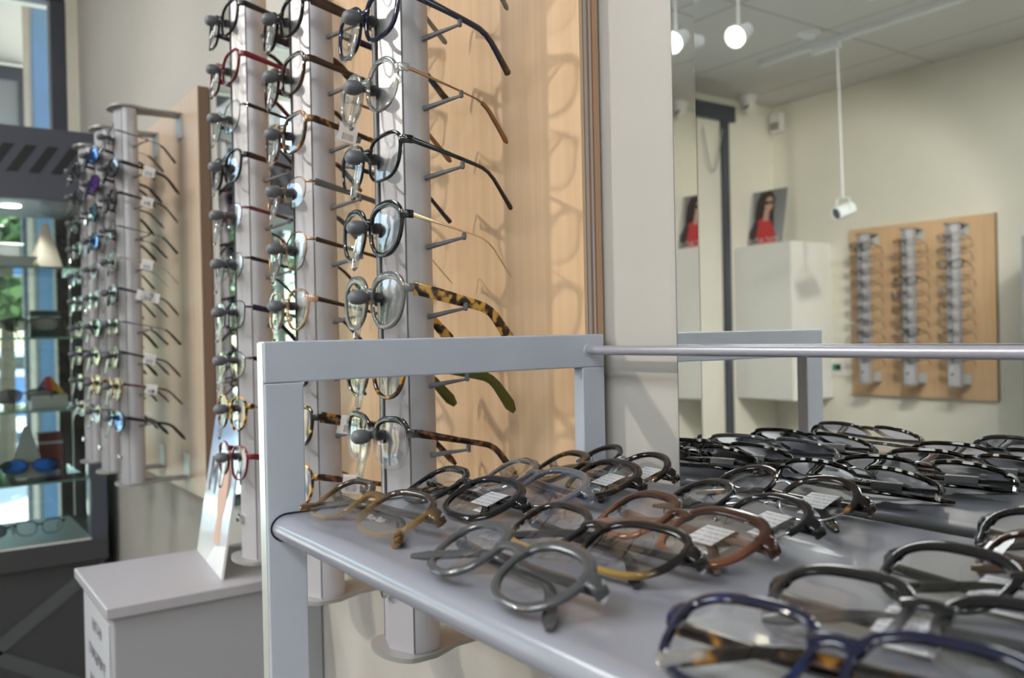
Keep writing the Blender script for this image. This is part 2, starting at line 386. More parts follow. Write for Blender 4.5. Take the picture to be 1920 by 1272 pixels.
CACHE = {}
def frame_mesh(shape, kind, mats, gap, wt, dep):
    key = ('frame', shape, kind, tuple(m.name for m in mats), gap, wt, dep)
    if key in CACHE: return CACHE[key]
    p = SHAPES[shape]; cx = p['a']+gap/2; mb = MB(); o = outline(p); nn = normals2(o)
    half = []
    for sgn in (1, -1):
        rings = []
        for j in range(NO):
            (x, z), (nx, nz) = o[j], nn[j]; t = 2*pi*j/NO
            topness = max(0., sin(t)); outer = max(0., cos(t))
            if kind == 'acetate': w = wt*(1+.45*topness+.15*outer); d = dep; rr = rrect(w, d, 8, 3.2); off = w/2
            elif kind == 'metal': w = .0015; rr = rrect(w, .0017, 6, 2); off = w/2
            else: w = .0012; rr = rrect(w, .0013, 6, 2); off = w/2
            ring = []
            for a, b in rr:
                X = cx+x+nx*(off+a); Z = z+nz*(off+a); ring.append(Vector((sgn*X, yc(X)+b, Z)))
            rings.append(ring)
        mi = 1 if kind in ('club', 'half') else 0
        if kind == 'half': rings = [r for j, r in enumerate(rings) if -.25 < sin(2*pi*j/NO)] if False else rings
        if kind == 'half':
            # metal brow only; the lower edge of the lens is held by a clear cord
            idx = [j for j in list(range(NO-3, NO))+list(range(0, NO//2+4))]
            mb.rings([[v for v in rings[j % NO]] for j in idx], mi=0)
        else:
            mb.rings(rings, closed=True, mi=mi)
        if kind == 'club':
            idx = [j % NO for j in range(-1, NO//2+2)]
            rr_ = []
            for q, j in enumerate(idx):
                (x, z), (nx, nz) = o[j], nn[j]; e = q/(len(idx)-1)
                w = wt*1.2*(.28+.72*sin(pi*min(1, .22+e*.80))**.8)
                ring = []
                for a, b in rrect(w, dep*1.05, 8, 3):
                    X = cx+x+nx*(w*.45+a); Z = z+nz*(w*.45+a); ring.append(Vector((sgn*X, yc(X)-.0006+b, Z)))
                rr_.append(ring)
            mb.rings(rr_, mi=0)
        # end piece: from the outer upper rim back to the hinge
        ze = p['bt']*.50+p['lift']; xo = cx+p['a']*(1+p['taper']*.4)
        xh = xo+.0075; yo = yc(xo)
        hp = {'acetate': .0085, 'club': .0085, 'metal': .003, 'half': .003}[kind]
        if kind == 'acetate' and wt > .005: hp = .0105
        dd = {'acetate': dep, 'club': dep, 'metal': .0016, 'half': .0016}[kind]
        path = [Vector((sgn*(xo-.001), yo, ze)), Vector((sgn*(xo+.0035), yo+.0004, ze)), Vector((sgn*(xh-.0012), yo+.002, ze)), Vector((sgn*(xh), yo+.005, ze)), Vector((sgn*(xh), yo+.0085, ze))]
        mb.sweep(path, lambda i, t: rrect(dd*(1-.15*t), hp*(1-.12*t), 8, 3.2))
    # bridge
    p0 = cx-p['a']*(1+p['taper']*.25)
    zb = p['bt']*.38
    if kind == 'acetate':
        x0 = p0-wt*.3; path = []
        for q in range(9):
            e = -1+2*q/8; X = e*(x0+.0025); path.append(Vector((X, yc(X)-.0008*(1-e*e), zb+.0022*(1-e*e))))
        mb.sweep(path, lambda i, t: rrect(dep*.95, .0052+.0045*(2*t-1)**2, 8, 3))
    else:
        path = []
        for q in range(9):
            e = -1+2*q/8; X = e*(p0+.0004); path.append(Vector((X, yc(X)-.0015*(1-e*e), zb+.0026*(1-e*e))))
        mb.sweep(path, lambda i, t: rrect(.0016, .0022, 6, 2), mi=0 if kind != 'club' else 1)
    me = mb.mesh('frame_front', mats if len(mats) > 1 else [mats[0], mats[0]], 40)
    CACHE[key] = (me, dict(cx=cx, xh=xh, yh=yo+.0085, ze=ze, p0=p0)); return CACHE[key]

def lens_mesh(shape, gap, mat, side):
    key = ('lens', shape, gap, mat.name, side)
    if key in CACHE: return CACHE[key]
    p = SHAPES[shape]; cx = p['a']+gap/2; mb = MB(); o = outline(p, .0004); vs = [Vector((side*cx, yc(cx), 0))]; fs = []
    sc = (.4, .75, 1.)
    for s_ in sc:
        for x, z in o: X = cx+x*s_; vs.append(Vector((side*X, yc(X)-.0006*(1-s_*s_), z*s_)))
    for j in range(NO):
        fs.append((0, 1+j, 1+(j+1) % NO))
        for q in range(len(sc)-1):
            a = 1+q*NO; b = a+NO; fs.append((a+j, b+j, b+(j+1) % NO, a+(j+1) % NO))
    mb.add(vs, fs); CACHE[key] = mb.mesh('lens', mat, 0)
    for q in CACHE[key].polygons: q.use_smooth = True
    return CACHE[key]

TEMPLES = {   # height at hinge, middle, ear, tip; thickness; wire part?
 'acetate': dict(h=(.0082, .0058, .0058, .0078), th=.0034, wire=False),
 'thick':   dict(h=(.0130, .0112, .0092, .0135), th=.0038, wire=False),
 'flat':    dict(h=(.0056, .0040, .0036, .0052), th=.0022, wire=False),
 'wire':    dict(h=(.0036, .0020, .0014, .0014), th=.0013, wire=True),
 'wirebare': dict(h=(.0042, .0022, .0013, .0017), th=.0013, wire=True),
}
TL = .132
def tpath(n0=0., n1=1., N=16):
    pts = []
    for i in range(N):
        e = n0+(n1-n0)*i/(N-1); s_ = e*TL; sb = .074
        if s_ < sb: y, z = s_, -.002*s_/sb
        else:
            u = s_-sb; R_ = .036; th = min(u/R_, radians(38)); y = sb+R_*sin(th); z = -.002-R_*(1-cos(th))
            rest = u-R_*th
            if rest > 0: y += rest*cos(th); z -= rest*sin(th)
        pts.append((y, z))
    return pts
def temple_mesh(tkind, mat, side, n0=0., n1=1.):
    key = ('temple', tkind, mat.name, side, n0, n1)
    if key in CACHE: return CACHE[key]
    T = TEMPLES[tkind]; mb = MB(); P = tpath(n0, n1); hs = T['h']
    path = [Vector((-side*(.0085*max(0, (y-.03)/.1)**2), y, z)) for y, z in P]
    def sec(i, t):
        e = n0+(n1-n0)*t; k = e*3; q = min(2, int(k)); f_ = k-q; h = hs[q]*(1-f_)+hs[q+1]*f_; th = T['th']
        if n0 > 0: h = .0042+.0016*t; th = .0030
        end = min(1, (1-t)*9+.45) if n1 == 1 else 1
        return rrect(th*max(.6, end), h*end, 8, 2.8)
    mb.sweep(path, sec); CACHE[key] = mb.mesh('temple', mat, 40); return CACHE[key]

ROLL = radians(9)
def fold_rot(ang, roll):
    # roll is about the room-facing width axis of the frame, applied after the fold
    return (Matrix.Rotation(roll, 4, 'X') @ Matrix.Rotation(ang, 4, 'Z')).to_euler('XYZ')
TAGM = {}
def tag_mesh(kind):
    if kind in TAGM: return TAGM[kind]
    mb = MB(); h0, h1 = (-.0150, .0055)
    # a slip folded over the temple: outer leaf, fold, inner leaf
    prof = [(.0030, h0), (.0034, -.004), (.0034, h1-.002), (.0022, h1), (-.0022, h1), (-.0034, h1-.002), (-.0034, -.004), (-.0030, h0)]
    r0 = [Vector((x, -.0115, z)) for x, z in prof]; r1 = [Vector((x, .0115, z)) for x, z in prof]
    vs = r0+r1; k = len(prof)
    mb.add(vs, [(j, j+1, k+j+1, k+j) for j in range(k-1)])
    TAGM[kind] = mb.mesh('price_tag', M[kind], 30); return TAGM[kind]

def glasses(label, shape, kind, fcol, tcol, tkind=None, tip=None, lens=None, gap=.017, wt=.0036, dep=.0036, fold=False,
            tagside=0, tagpos=.045, tagkind='tag', group=None, cat='eyeglasses', name='eyeglasses', second='silver', pads=None):
    mats = [A[fcol]] if kind == 'acetate' else ([A[fcol], A[second]] if kind == 'club' else [A[fcol]])
    me, d = frame_mesh(shape, kind, mats, gap, wt, dep)
    root = empty(name, label, cat, group=group)
    link('frame_front', me, root)
    lm = A[lens] if lens in A else (M['lens_dark'] if lens == 'dark' else M['lens'])
    for s_ in (1, -1): link('lens', lens_mesh(shape, gap, lm, s_), root)
    tkind = tkind or ('acetate' if kind in ('acetate', 'club') else 'wire')
    for s_ in (1, -1):
        ang = s_*radians(1.5); roll = -radians(7.5)
        loc = [s_*(d['xh']), d['yh']-.0008, d['ze']]
        if fold:
            ang = s_*radians(89 if s_ > 0 else 87.5)
            loc[1] -= .0018 if s_ > 0 else -.0020
            loc[0] -= s_*.001; roll = -ROLL
        T = TEMPLES[tkind]; endn = .66 if (T['wire'] and tip) else 1.
        t = link('temple', temple_mesh(tkind, A[tcol], s_, 0., endn), root, loc, rot=fold_rot(ang, roll))
        if endn < 1: link('ear_tip', temple_mesh(tkind, A[tip], s_, .64, 1.), t)
        elif tip: link('ear_tip', temple_mesh(tkind, A[tip], s_, .80, 1.) if T['wire'] else end_mesh(tkind, tip, s_), t)
        if kind in ('acetate', 'club') or True:
            link('hinge', hinge_mesh(), root, (s_*(d['xh']-.0016), d['yh']-.001, d['ze']))
        if tagside == s_ or tagside == 2:
            link('price_tag', tag_mesh(tagkind), t, (0, tagpos, 0))
    if pads or (pads is None and kind != 'acetate'):
        for s_ in (1, -1): link('nose_pad', pad_mesh(), root, (s_*(d['p0']-.0030), .0055, -.0040), rot=(0, 0, s_*radians(-28)))
    return root
def end_mesh(tkind, tip, s_):
    """coloured end sleeve a hair larger than the temple it covers"""
    key = ('end', tkind, tip, s_)
    if key in CACHE: return CACHE[key]
    T = TEMPLES[tkind]; mb = MB(); P = tpath(.86, 1.); hs = T['h']
    path = [Vector((-s_*(.0085*max(0, (y-.03)/.1)**2), y, z)) for y, z in P]
    mb.sweep(path, lambda i, t: rrect(T['th']+.0004, (hs[2]*(1-t)+hs[3]*t)*min(1, (1-t)*9+.45)+.0004, 8, 2.8))
    CACHE[key] = mb.mesh('ear_tip', A[tip], 40); return CACHE[key]
def hinge_mesh():
    if 'hinge' not in CACHE:
        mb = MB(); mb.lathe([(.0004, -.0026), (.0013, -.0024), (.0013, .0024), (.0004, .0026)], 8); mb.box(-.001, .001, -.0055, .004, -.0018, .0018)
        CACHE['hinge'] = mb.mesh('hinge', M['chrome'])
    return CACHE['hinge']
def pad_mesh():
    if 'pad' not in CACHE:
        mb = MB(); K = 12
        def r(s_, x): return [Vector((x, .0028*s_*cos(2*pi*j/K), .0062*s_*sin(2*pi*j/K))) for j in range(K)]
        mb.rings([r(.5, -.0011), r(1, -.0003), r(1, .0004), r(.6, .0010)])
        mb.tube([Vector((.0008, 0, .001)), Vector((.003, -.002, .003)), Vector((.0042, -.0045, .0045))], .0005, 6)
        CACHE['pad'] = mb.mesh('nose_pad', M['tongue'])
    return CACHE['pad']

def all_children(o):
    for c in o.children:
        yield c
        yield from all_children(c)
def local_mat(o): return Matrix.Translation(o.location) @ o.rotation_euler.to_matrix().to_4x4()
def min_z(root, mat):
    lo = 1e9
    def rec(o, m):
        nonlocal lo
        for c in o.children:
            mm = m @ local_mat(c)
            if c.type == 'MESH': lo = min(lo, min((mm @ v.co).z for v in c.data.vertices))
            rec(c, mm)
    rec(root, mat); return lo

# ------------------------------------------------------------------ the room
XL, XR, YB, YF, ZF, ZC = -3.43, 2.60, .54, -3.31, -EYE, 1.35
fl = MB().box(XL-.2, XR+.2, YF-.2, YB+.2, ZF-.1, ZF); struct(fl.build('floor', M['floor']))
ce = MB().box(XL-.2, XR+.2, YF-.2, YB+.2, ZC, ZC+.1); struct(ce.build('ceiling', M['ceil']))
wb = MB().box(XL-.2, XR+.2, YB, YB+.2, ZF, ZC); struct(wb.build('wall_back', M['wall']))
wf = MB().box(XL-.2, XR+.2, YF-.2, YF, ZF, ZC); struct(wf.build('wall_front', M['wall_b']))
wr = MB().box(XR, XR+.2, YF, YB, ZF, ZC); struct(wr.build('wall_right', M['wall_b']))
WY0, WY1, WZ0, WZ1 = -2.65, .50, -.95, 1.21      # shop window opening in the end wall
wl = MB()
wl.box(XL-.2, XL, YF, WY0, ZF, ZC); wl.box(XL-.2, XL, WY1, YB, ZF, ZC); wl.box(XL-.2, XL, WY0, WY1, ZF, WZ0); wl.box(XL-.2, XL, WY0, WY1, WZ1+.03, ZC)
struct(wl.build('wall_left', M['wall_b'], smooth=0))
tr = MB().box(XL-.02, XL+.03, WY0-.30, -1.6, WZ1, WZ1+.09)
struct(tr.build('trim_1', M['dark'], smooth=0))
t2 = MB().box(XL-.001, XL+.03, -2.89, -2.845, ZF, WZ1); struct(t2.build('trim_2', M['dark'], smooth=0))
win = MB()
for y0, y1 in ((WY0, WY0+.05), (-1.65, -1.59), (-.62, -.56), (.453, .502)): win.box(XL-.08, XL, y0, y1, WZ0, WZ1)
win.box(XL-.08, XL, WY0, WY1, WZ0, WZ0+.06); win.box(XL-.08, XL, WY0, WY1, WZ1+.004, WZ1+.03)
w1 = struct(win.build('window_1', M['dark'], smooth=0))
MB().box(XL-.045, XL-.039, WY0, WY1, WZ0, WZ1).build('pane', M['glass'], w1, smooth=0)
for nm, b in (('baseboard_back', (XL, XR, YB-.015, YB, ZF, ZF+.09)), ('baseboard_front', (XL, XR, YF, YF+.015, ZF, ZF+.09)), ('baseboard_left', (XL, XL+.015, YF, YB, ZF, ZF+.09)), ('baseboard_right', (XR-.015, XR, YF, YB, ZF, ZF+.09))):
    struct(MB().box(*b).build(nm, M['white'], smooth=0))

# added fill panels: unseen glowing squares that brighten the room
for i, (x, y) in enumerate([(-.55, -1.0), (.65, -1.0), (-.55, -2.2), (.65, -2.2), (-1.9, -.75), (1.8, -1.0), (1.8, -2.2)]):
    t = empty('fill_panel', ['added square fill light over the rack of glasses', 'added square fill light beyond the rack toward the right wall', 'added square fill light in the row by the opposite wall', 'added square fill light in the far corner by the right wall', 'added square fill light nearest the shop window', 'added square fill light by the right wall on the mirror side', 'added square fill light in the corner of right and opposite walls'][i], 'light', (x, y, ZC), 'added fill light panels')
    fr = MB()
    for a in ((-.32, .32, -.32, -.29), (-.32, .32, .29, .32), (-.32, -.29, -.29, .29), (.29, .32, -.29, .29)): fr.box(a[0], a[1], a[2], a[3], -.012, 0)
    fr.build('frame', M['white'], t, smooth=0)
    MB().box(-.29, .29, -.29, .29, -.008, -.002).build('glow_face', M['fill'], t, smooth=0)

# ------------------------------------------------------------------ rack: two flat-bar frames, back rail, one deep shelf
XA, Y0, Y1, TZ = -.608, .211, .531, -.002
rack = empty('display_rack', 'grey steel rack with flat-bar end frame and thin back rail', 'rack', (0, 0, ZF))
def side_frame(x0, x1, name, mat):
    mb = MB(); w = .0294
    outer = [(Y0, ZF), (Y0, TZ), (Y1, TZ), (Y1, ZF)]; 
    mb.box(x0, x1, Y0, Y0+w, ZF, TZ-.030); mb.box(x0, x1, Y1-.026, Y1, ZF, TZ-.030); mb.box(x0, x1, Y0, Y1, TZ-.030, TZ); mb.box(x0, x1, Y0+w, Y1-.026, ZF+.06, ZF+.09)
    return mb.build(name, mat, rack, (0, 0, -ZF), smooth=0, bevel=.0012)
side_frame(XA-.0135, XA, 'end_frame', M['rackmetal']); side_frame(.64, .6535, 'end_frame', M['rackmetal'])
MB().box(XA-.0125, XA-.0012, Y0-.0006, Y0, ZF+.001, TZ-.001).build('front_strip', M['rackedge'], rack, (0, 0, -ZF), smooth=0)
MB().tube([(XA-.004, .512, -.0165), (0, .512, -.0165), (.643, .512, -.0165)], .0042, 16).build('back_rail', M['rodmetal'], rack, (0, 0, -ZF))
ring = MB(); ring.lathe([(.0042, 0), (.0058, 0), (.0058, .002), (.0042, .002)], 16, Matrix.Translation((XA, .512, -.0165)) @ Matrix.Rotation(pi/2, 4, 'Y'))
ring.build('rail_collar', M['rackmetal'], rack, (0, 0, -ZF))
SZ = -.1270      # shelf surface
sh = empty('shelf', 'pale grey bullnosed shelf set between the steel frames, holding rows of folded glasses', 'shelf', (0, 0, SZ-.02))
prof = []
yf, yb, th = .2165, .5300, .0190
for j in range(13):
    a = pi/2+pi*j/12; prof.append((yf+th/2+th/2*cos(a)*1.25, -th/2+th/2*sin(a)))
for j in range(13):
    a = -pi/2+pi*j/12; prof.append((yb-.016+.016*cos(a), -th/2+th/2*sin(a)))
mb = MB(); mb.rings([[Vector((XA+.0002, y, SZ+z)) for y, z in prof], [Vector((.6398, y, SZ+z)) for y, z in prof]])
mb.build('board', M['shelf'], sh, (0, 0, -SZ+.02), smooth=30)
# dark joint where the shelf meets the end frame
mb = MB(); big = [(y+(y-.375)*.0, z) for y, z in prof]
def grow(pr, g):
    nn = normals2(pr); return [(y-nx*g, z-nz*g) for (y, z), (nx, nz) in zip(pr, nn)]
gp = grow(prof, .0011); gp2 = grow(prof, -.0011)
pr = gp if max(z for _, z in gp) > max(z for _, z in gp2) else gp2
mb.rings([[Vector((XA+.0001, y, SZ+z)) for y, z in pr], [Vector((XA+.0011, y, SZ+z)) for y, z in pr]])
mb.build('end_gasket', M['black'], sh, (0, 0, -SZ+.02))

# wall mirror behind the shelf, with a ground bevel along its left edge
mr = empty('wall_mirror', 'large frameless wall mirror standing behind the shelf of folded glasses', 'mirror', (.0, .539, -.30))
MX0, MXB, MX1, MZ0, MZ1, MY = -.5184, -.4942, .90, -.32, 1.15, .5355
bt = math.tan(radians(2.5))*(MXB-MX0)
mb = MB()
mb.add([(MXB, MY, MZ0), (MX1, MY, MZ0), (MX1, MY, MZ1), (MXB, MY, MZ1)], [(0, 1, 2, 3)])
mb.build('mirror_face', M['mirror'], mr, (0, -.539, .30), smooth=0)
mb = MB(); mb.add([(MX0, MY-bt, MZ0), (MXB, MY, MZ0), (MXB, MY, MZ1), (MX0, MY-bt, MZ1)], [(0, 1, 2, 3)])
mb.build('bevel', M['mirror'], mr, (0, -.539, .30), smooth=0)
mb = MB(); mb.box(MX0-.0008, MX0, MY-bt, .5398, MZ0, MZ1); mb.box(MX0, MX1, MY+.0006, .5398, MZ0, MZ1)
mb.build('mirror_back', M['mirror_edge'], mr, (0, -.539, .30), smooth=0)

# narrow mirror between the two wooden panels
m2 = empty('panel_mirror', 'tall mirror on the wall between the two wooden display panels', 'mirror', (-1.575, .538, -.33))
MB().box(-.205, .205, -.006, 0, 0, .86).build('mirror_face', M['mirror'], m2, smooth=0)
MB().box(-.208, .208, 0.0002, .0016, -.003, .863).build('mirror_back', M['mirror_edge'], m2, smooth=0)

# ------------------------------------------------------------------ wooden panels and display rods
PZ0, PZ1 = -.334, .529
def wood_panel(label, x0, x1, mat, edgemat, flip=False, z1=PZ1, z0=PZ0):
    t = empty('wooden_panel', label, 'panel', ((x0+x1)/2, .515, z0))
    w = (x1-x0)/2
    f = MB().box(-w, w, 0, .022, 0, z1-z0).build('board', mat, t, smooth=0)
    MB().box(w, w+.0008, -.0002, .0222, 0, z1-z0).build('edge_band', edgemat, t, smooth=0)
    MB().box(-w, -w+.001, .0005, .0215, z1-z0, z1-z0+.0006).build('top_edge', edgemat, t, smooth=0)
    mb = MB(); mb.box(-w*.8, w*.8, .022, .025, .05, .09); mb.box(-w*.8, w*.8, .022, .025, (z1-z0)-.09, (z1-z0)-.05)
    mb.build('wall_batten', M['plate'], t, smooth=0)
    return t
pn = wood_panel('beech display panel behind the near rack of clear spectacles', -1.330, -.6162, M['panel'], None or M['edge'], z1=.70)
# the striped edge material is laid out in room coordinates, so use an own mesh in the panel's space
for ch in pn.children:
    if ch.name.startswith('edge_band'):
        ch.data.materials[0] = stripes('ply_edge_local', 'Y', 0, .022, [(0, (.60, .42, .27)), (.16, (.20, .12, .09)), (.21, (.40, .38, .37)), (.38, (.30, .15, .08)), (.50, (.42, .40, .40)), (.62, (.28, .12, .06)), (.70, (.46, .29, .18))])
pf = wood_panel('pale maple display panel behind the sunglasses beside the shop window', -2.570, -1.850, M['panel_far'], M['edge_far'])

PITCH, R0 = .0658, .3004
def rowz(k): return R0+PITCH*k
ZB, ZT = -.300, .495
YN = .366                       # plane of the spectacle bridges
YS = .378                       # slot line of the rods
prof_rod = [(0.0, 0.0), (.030, .011), (.0335, .018), (.0345, .026), (.033, .034), (.029, .040), (.018, .045), (-.018, .045), (-.029, .040), (-.033, .034), (-.0345, .026), (-.0335, .018), (-.030, .011)]
plate_prof = [(.040*sin(a), .010-.022*cos(a)) for a in [radians(-90+15*j) for j in range(13)]]+[(.040, .03), (.026, .06), (.022, .137), (-.022, .137), (-.026, .06), (-.040, .03)]
RM = {}
def rod_meshes():
    if RM: return RM
    RM['post'] = MB().prism(prof_rod, ZB, ZT).mesh('post', M['alu'], 28)
    for s_ in (1, -1): RM['seam%d' % s_] = MB().box(s_*.0302-.0004, s_*.0302+.0004, .0104, .0120, ZB+.001, ZT-.001).mesh('seam', M['plate_dark'], 0)
    RM['slot'] = MB().box(-.0014, .0014, -.0010, .002, ZB+.10, ZT-.03).mesh('slot', M['alu_dark'], 0)
    RM['plate'] = MB().prism(plate_prof, 0, .0045).mesh('end_plate', M['plate'], 30)
    RM['flange'] = MB().box(-.020, .020, .1335, .1366, 0, .050).add([], []).mesh('bracket_flange', M['lplate'], 0)
    # rubber holder: front knob, waist (the bridge sits here), rear knob against the rod
    pr_ = [(.001, -.0215), (.0050, -.0210), (.0078, -.0185), (.0088, -.0140), (.0084, -.0090), (.0066, -.0058), (.0038, -.0042), (.0038, .0010), (.0058, .0028), (.0068, .0062), (.0062, .0100), (.002, .0125)]
    RM['holder'] = MB().lathe(pr_, 20, Matrix.Diagonal((1.04, 1., .80, 1.)) @ Matrix.Rotation(-pi/2, 4, 'X')).mesh('holder', M['rubber'], 60)
    mb = MB()
    pth = [Vector((-.0055, -.008, -.006)), Vector((-.0058, -.012, -.022)), Vector((-.0035, -.015, -.038)), Vector((0, -.0155, -.0405)), Vector((.0035, -.015, -.038)), Vector((.0058, -.012, -.022)), Vector((.0055, -.008, -.006))]
    mb.sweep(pth, lambda i, t: rrect(.0012, .0035, 6, 3), up=Vector((0, 1, .3)))
    mb.add([(-.0052, -.0095, -.008), (.0052, -.0095, -.008), (.0052, -.0118, -.022), (.0033, -.0146, -.037), (-.0033, -.0146, -.037), (-.0052, -.0118, -.022)], [(0, 1, 2, 5), (5, 2, 3, 4)])
    RM['sleeve'] = mb.mesh('clear_sleeve', M['tongue'], 30)
    for s_ in (1, -1):
        mb = MB()
        mb.sweep([Vector((s_*.028, .042, -.0205)), Vector((s_*.050, .054, -.0160)), Vector((s_*.0665, .063, -.0130))], lambda i, t: rrect(.0050-.0022*t, .0056-.0030*t, 8, 2.6))
        mb.lathe([(.001, -.004), (.0022, -.003), (.0022, .0025), (.001, .0035)], 8, Matrix.Translation((s_*.0680, .0640, -.0110)))
        RM['rest%d' % s_] = mb.mesh('temple_rest', M['rubber'], 40)
    mb = MB(); mb.lathe([(.001, -.006), (.0055, -.0058), (.0062, -.004), (.0062, 0), (.006, .003)], 16, Matrix.Rotation(-pi/2, 4, 'X'))
    RM['lock'] = mb.mesh('lock', M['chrome'], 40)
    return RM
def rod(label, x, rows, group, z0=0.):
    R = rod_meshes()
    t = empty('display_rod', label, 'display rod', (x, YS, ZB), group)
    def put(n, m, loc): return link(n, m, t, (loc[0], loc[1], loc[2]-ZB))
    put('post', R['post'], (0, 0, 0)); put('slot', R['slot'], (0, 0, 0))
    put('seam', R['seam1'], (0, 0, 0)); put('seam', R['seam-1'], (0, 0, 0))
    put('end_plate', R['plate'], (0, 0, ZB-.0045)); put('end_plate', R['plate'], (0, 0, ZT))
    put('bracket_flange', R['flange'], (0, 0, ZB+.0)); put('bracket_flange', R['flange'], (0, 0, ZT-.050))
    put('lock', R['lock'], (.001, .000, ZB+.055))
    for k in rows:
        h = put('holder', R['holder'], (0, YN-YS, rowz(k)))
        link('clear_sleeve', R['sleeve'], h)
        for s_ in (1, -1): put('temple_rest', R['rest%d' % s_], (0, YN-YS, rowz(k)))
    return t
NEAR = [-.7537, -.9739, -1.1941]
FAR = [-1.9928, -2.2130, -2.4332]
rods_n = [rod(l, x, rows, 'display rods on the near panel') for l, x, rows in zip(
    ['aluminium display rod standing nearest the steel rack on the beech panel', 'middle aluminium display rod of the beech panel', 'aluminium display rod of the beech panel standing over the white floor cabinet'],
    NEAR, (range(1, -8, -1), range(2, -8, -1), range(2, -8, -1)))]
rods_f = [rod(l, x, range(2, -8, -1), 'display rods on the far panel') for l, x in zip(
    ['aluminium display rod nearest the mirror on the maple panel by the window', 'middle aluminium display rod on the maple panel, with blue mirrored sunglasses', 'aluminium display rod on the maple panel closest to the glass cabinet'], FAR)]

ORD = ['topmost', 'second', 'third', 'fourth', 'fifth', 'sixth', 'seventh', 'eighth', 'ninth', 'tenth', 'eleventh']
def hang(g, x, k, dz=-.0035, yaw=0., tilt=0.):
    g.location = (x, YN-.001, rowz(k)+dz); g.rotation_euler = (radians(tilt-3.5), 0, radians(yaw)); return g

G3, G2, G1 = ('spectacles on the nearest rod', 'spectacles on the middle rod', 'spectacles on the rod over the white cabinet')
# nearest rod
hang(glasses('grey metal glasses at the very top of the nearest rod, only a temple tip showing', 'slim', 'metal', 'gun', 'gun', tip='crystalgrey', group=G3), NEAR[0], 1)
hang(glasses('navy acetate glasses with amber ear tips, uppermost pair on the nearest rod', 'way', 'acetate', 'navy', 'navy', tip='browntip', group=G3, wt=.0042), NEAR[0], 0)
hang(glasses('clear crystal round glasses with thin brown wire temples on the nearest rod', 'round', 'acetate', 'crystal', 'bronze', tkind='wire', tip='bronze', group=G3, wt=.0036), NEAR[0], -1)
hang(glasses('slim black rectangular glasses with thin black temples on the nearest rod', 'way', 'acetate', 'black', 'black', tkind='flat', tip='blacktip', group=G3, wt=.0024, dep=.003), NEAR[0], -2)
hang(glasses('black round glasses with gold wire temples on the nearest rod', 'panto', 'acetate', 'black', 'gold', tkind='wirebare', group=G3, wt=.0046), NEAR[0], -3)
hang(glasses('grey crystal glasses with thick spotted tortoise temples on the nearest rod', 'panto', 'acetate', 'crystalgrey', 'tortlight', tkind='thick', group=G3, wt=.0050), NEAR[0], -4)
hang(glasses('dark tortoise glasses with olive green ear tips, half hidden behind the steel bar', 'panto', 'acetate', 'tort', 'olive', tkind='thick', group=G3, wt=.0036), NEAR[0], -5)
hang(glasses('black to clear fading glasses with brown tortoise temples seen under the steel bar', 'way', 'acetate', 'blackclear', 'tortred', group=G3, wt=.0042), NEAR[0], -6)
# middle rod
hang(glasses('thick black rectangular glasses at the top of the middle rod', 'way', 'acetate', 'black', 'darkbrown', tkind='thick', group=G2, wt=.0030), NEAR[1], 1)
hang(glasses('dark brown glasses with a green inner rim, second on the middle rod', 'way', 'acetate', 'darkbrown', 'darkbrown', tkind='acetate', group=G2, wt=.0032), NEAR[1], 0)
hang(glasses('tortoise glasses with a white price tag on the temple, third on the middle rod', 'way', 'acetate', 'havana', 'tort', group=G2, wt=.0030, tagside=1, tagpos=.040), NEAR[1], -1)
hang(glasses('half rimmed glasses with grey temples on the middle rod', 'oval', 'half', 'bronze', 'greytemple', tkind='acetate', group=G2), NEAR[1], -2)
hang(glasses('thin bronze metal glasses with dark temples on the middle rod', 'panto', 'metal', 'bronze', 'darkbrown', tkind='flat', tip='blacktip', group=G2), NEAR[1], -3)
hang(glasses('peach crystal glasses with dark brown temples on the middle rod', 'panto', 'acetate', 'crystalpink', 'darkbrown', tkind='flat', group=G2, wt=.0026), NEAR[1], -4)
hang(glasses('black glasses on the middle rod, mostly hidden behind the top corner of the steel frame', 'way', 'acetate', 'black', 'black', group=G2), NEAR[1], -5)
g = hang(glasses('yellow flecked dark tortoise glasses with a barcode tag, seen through the steel frame', 'way', 'acetate', 'tortyel', 'tort', tkind='thick', group=G2, tagside=1, tagpos=.034), NEAR[1], -6)
for ch in [c for c in g.children if c.name.startswith('temple') and c.location.x > 0]:
    text('logo', 'Ray-Ban', .0055, A['silver'], ch, (.0025, .016, -.0002), (pi/2, 0, pi/2))
hang(glasses('amber tortoise glasses with a white tag, lowest seen through the steel frame', 'panto', 'acetate', 'tortlight', 'tortred', group=G2, wt=.0026, tagside=1, tagpos=.036), NEAR[1], -7)
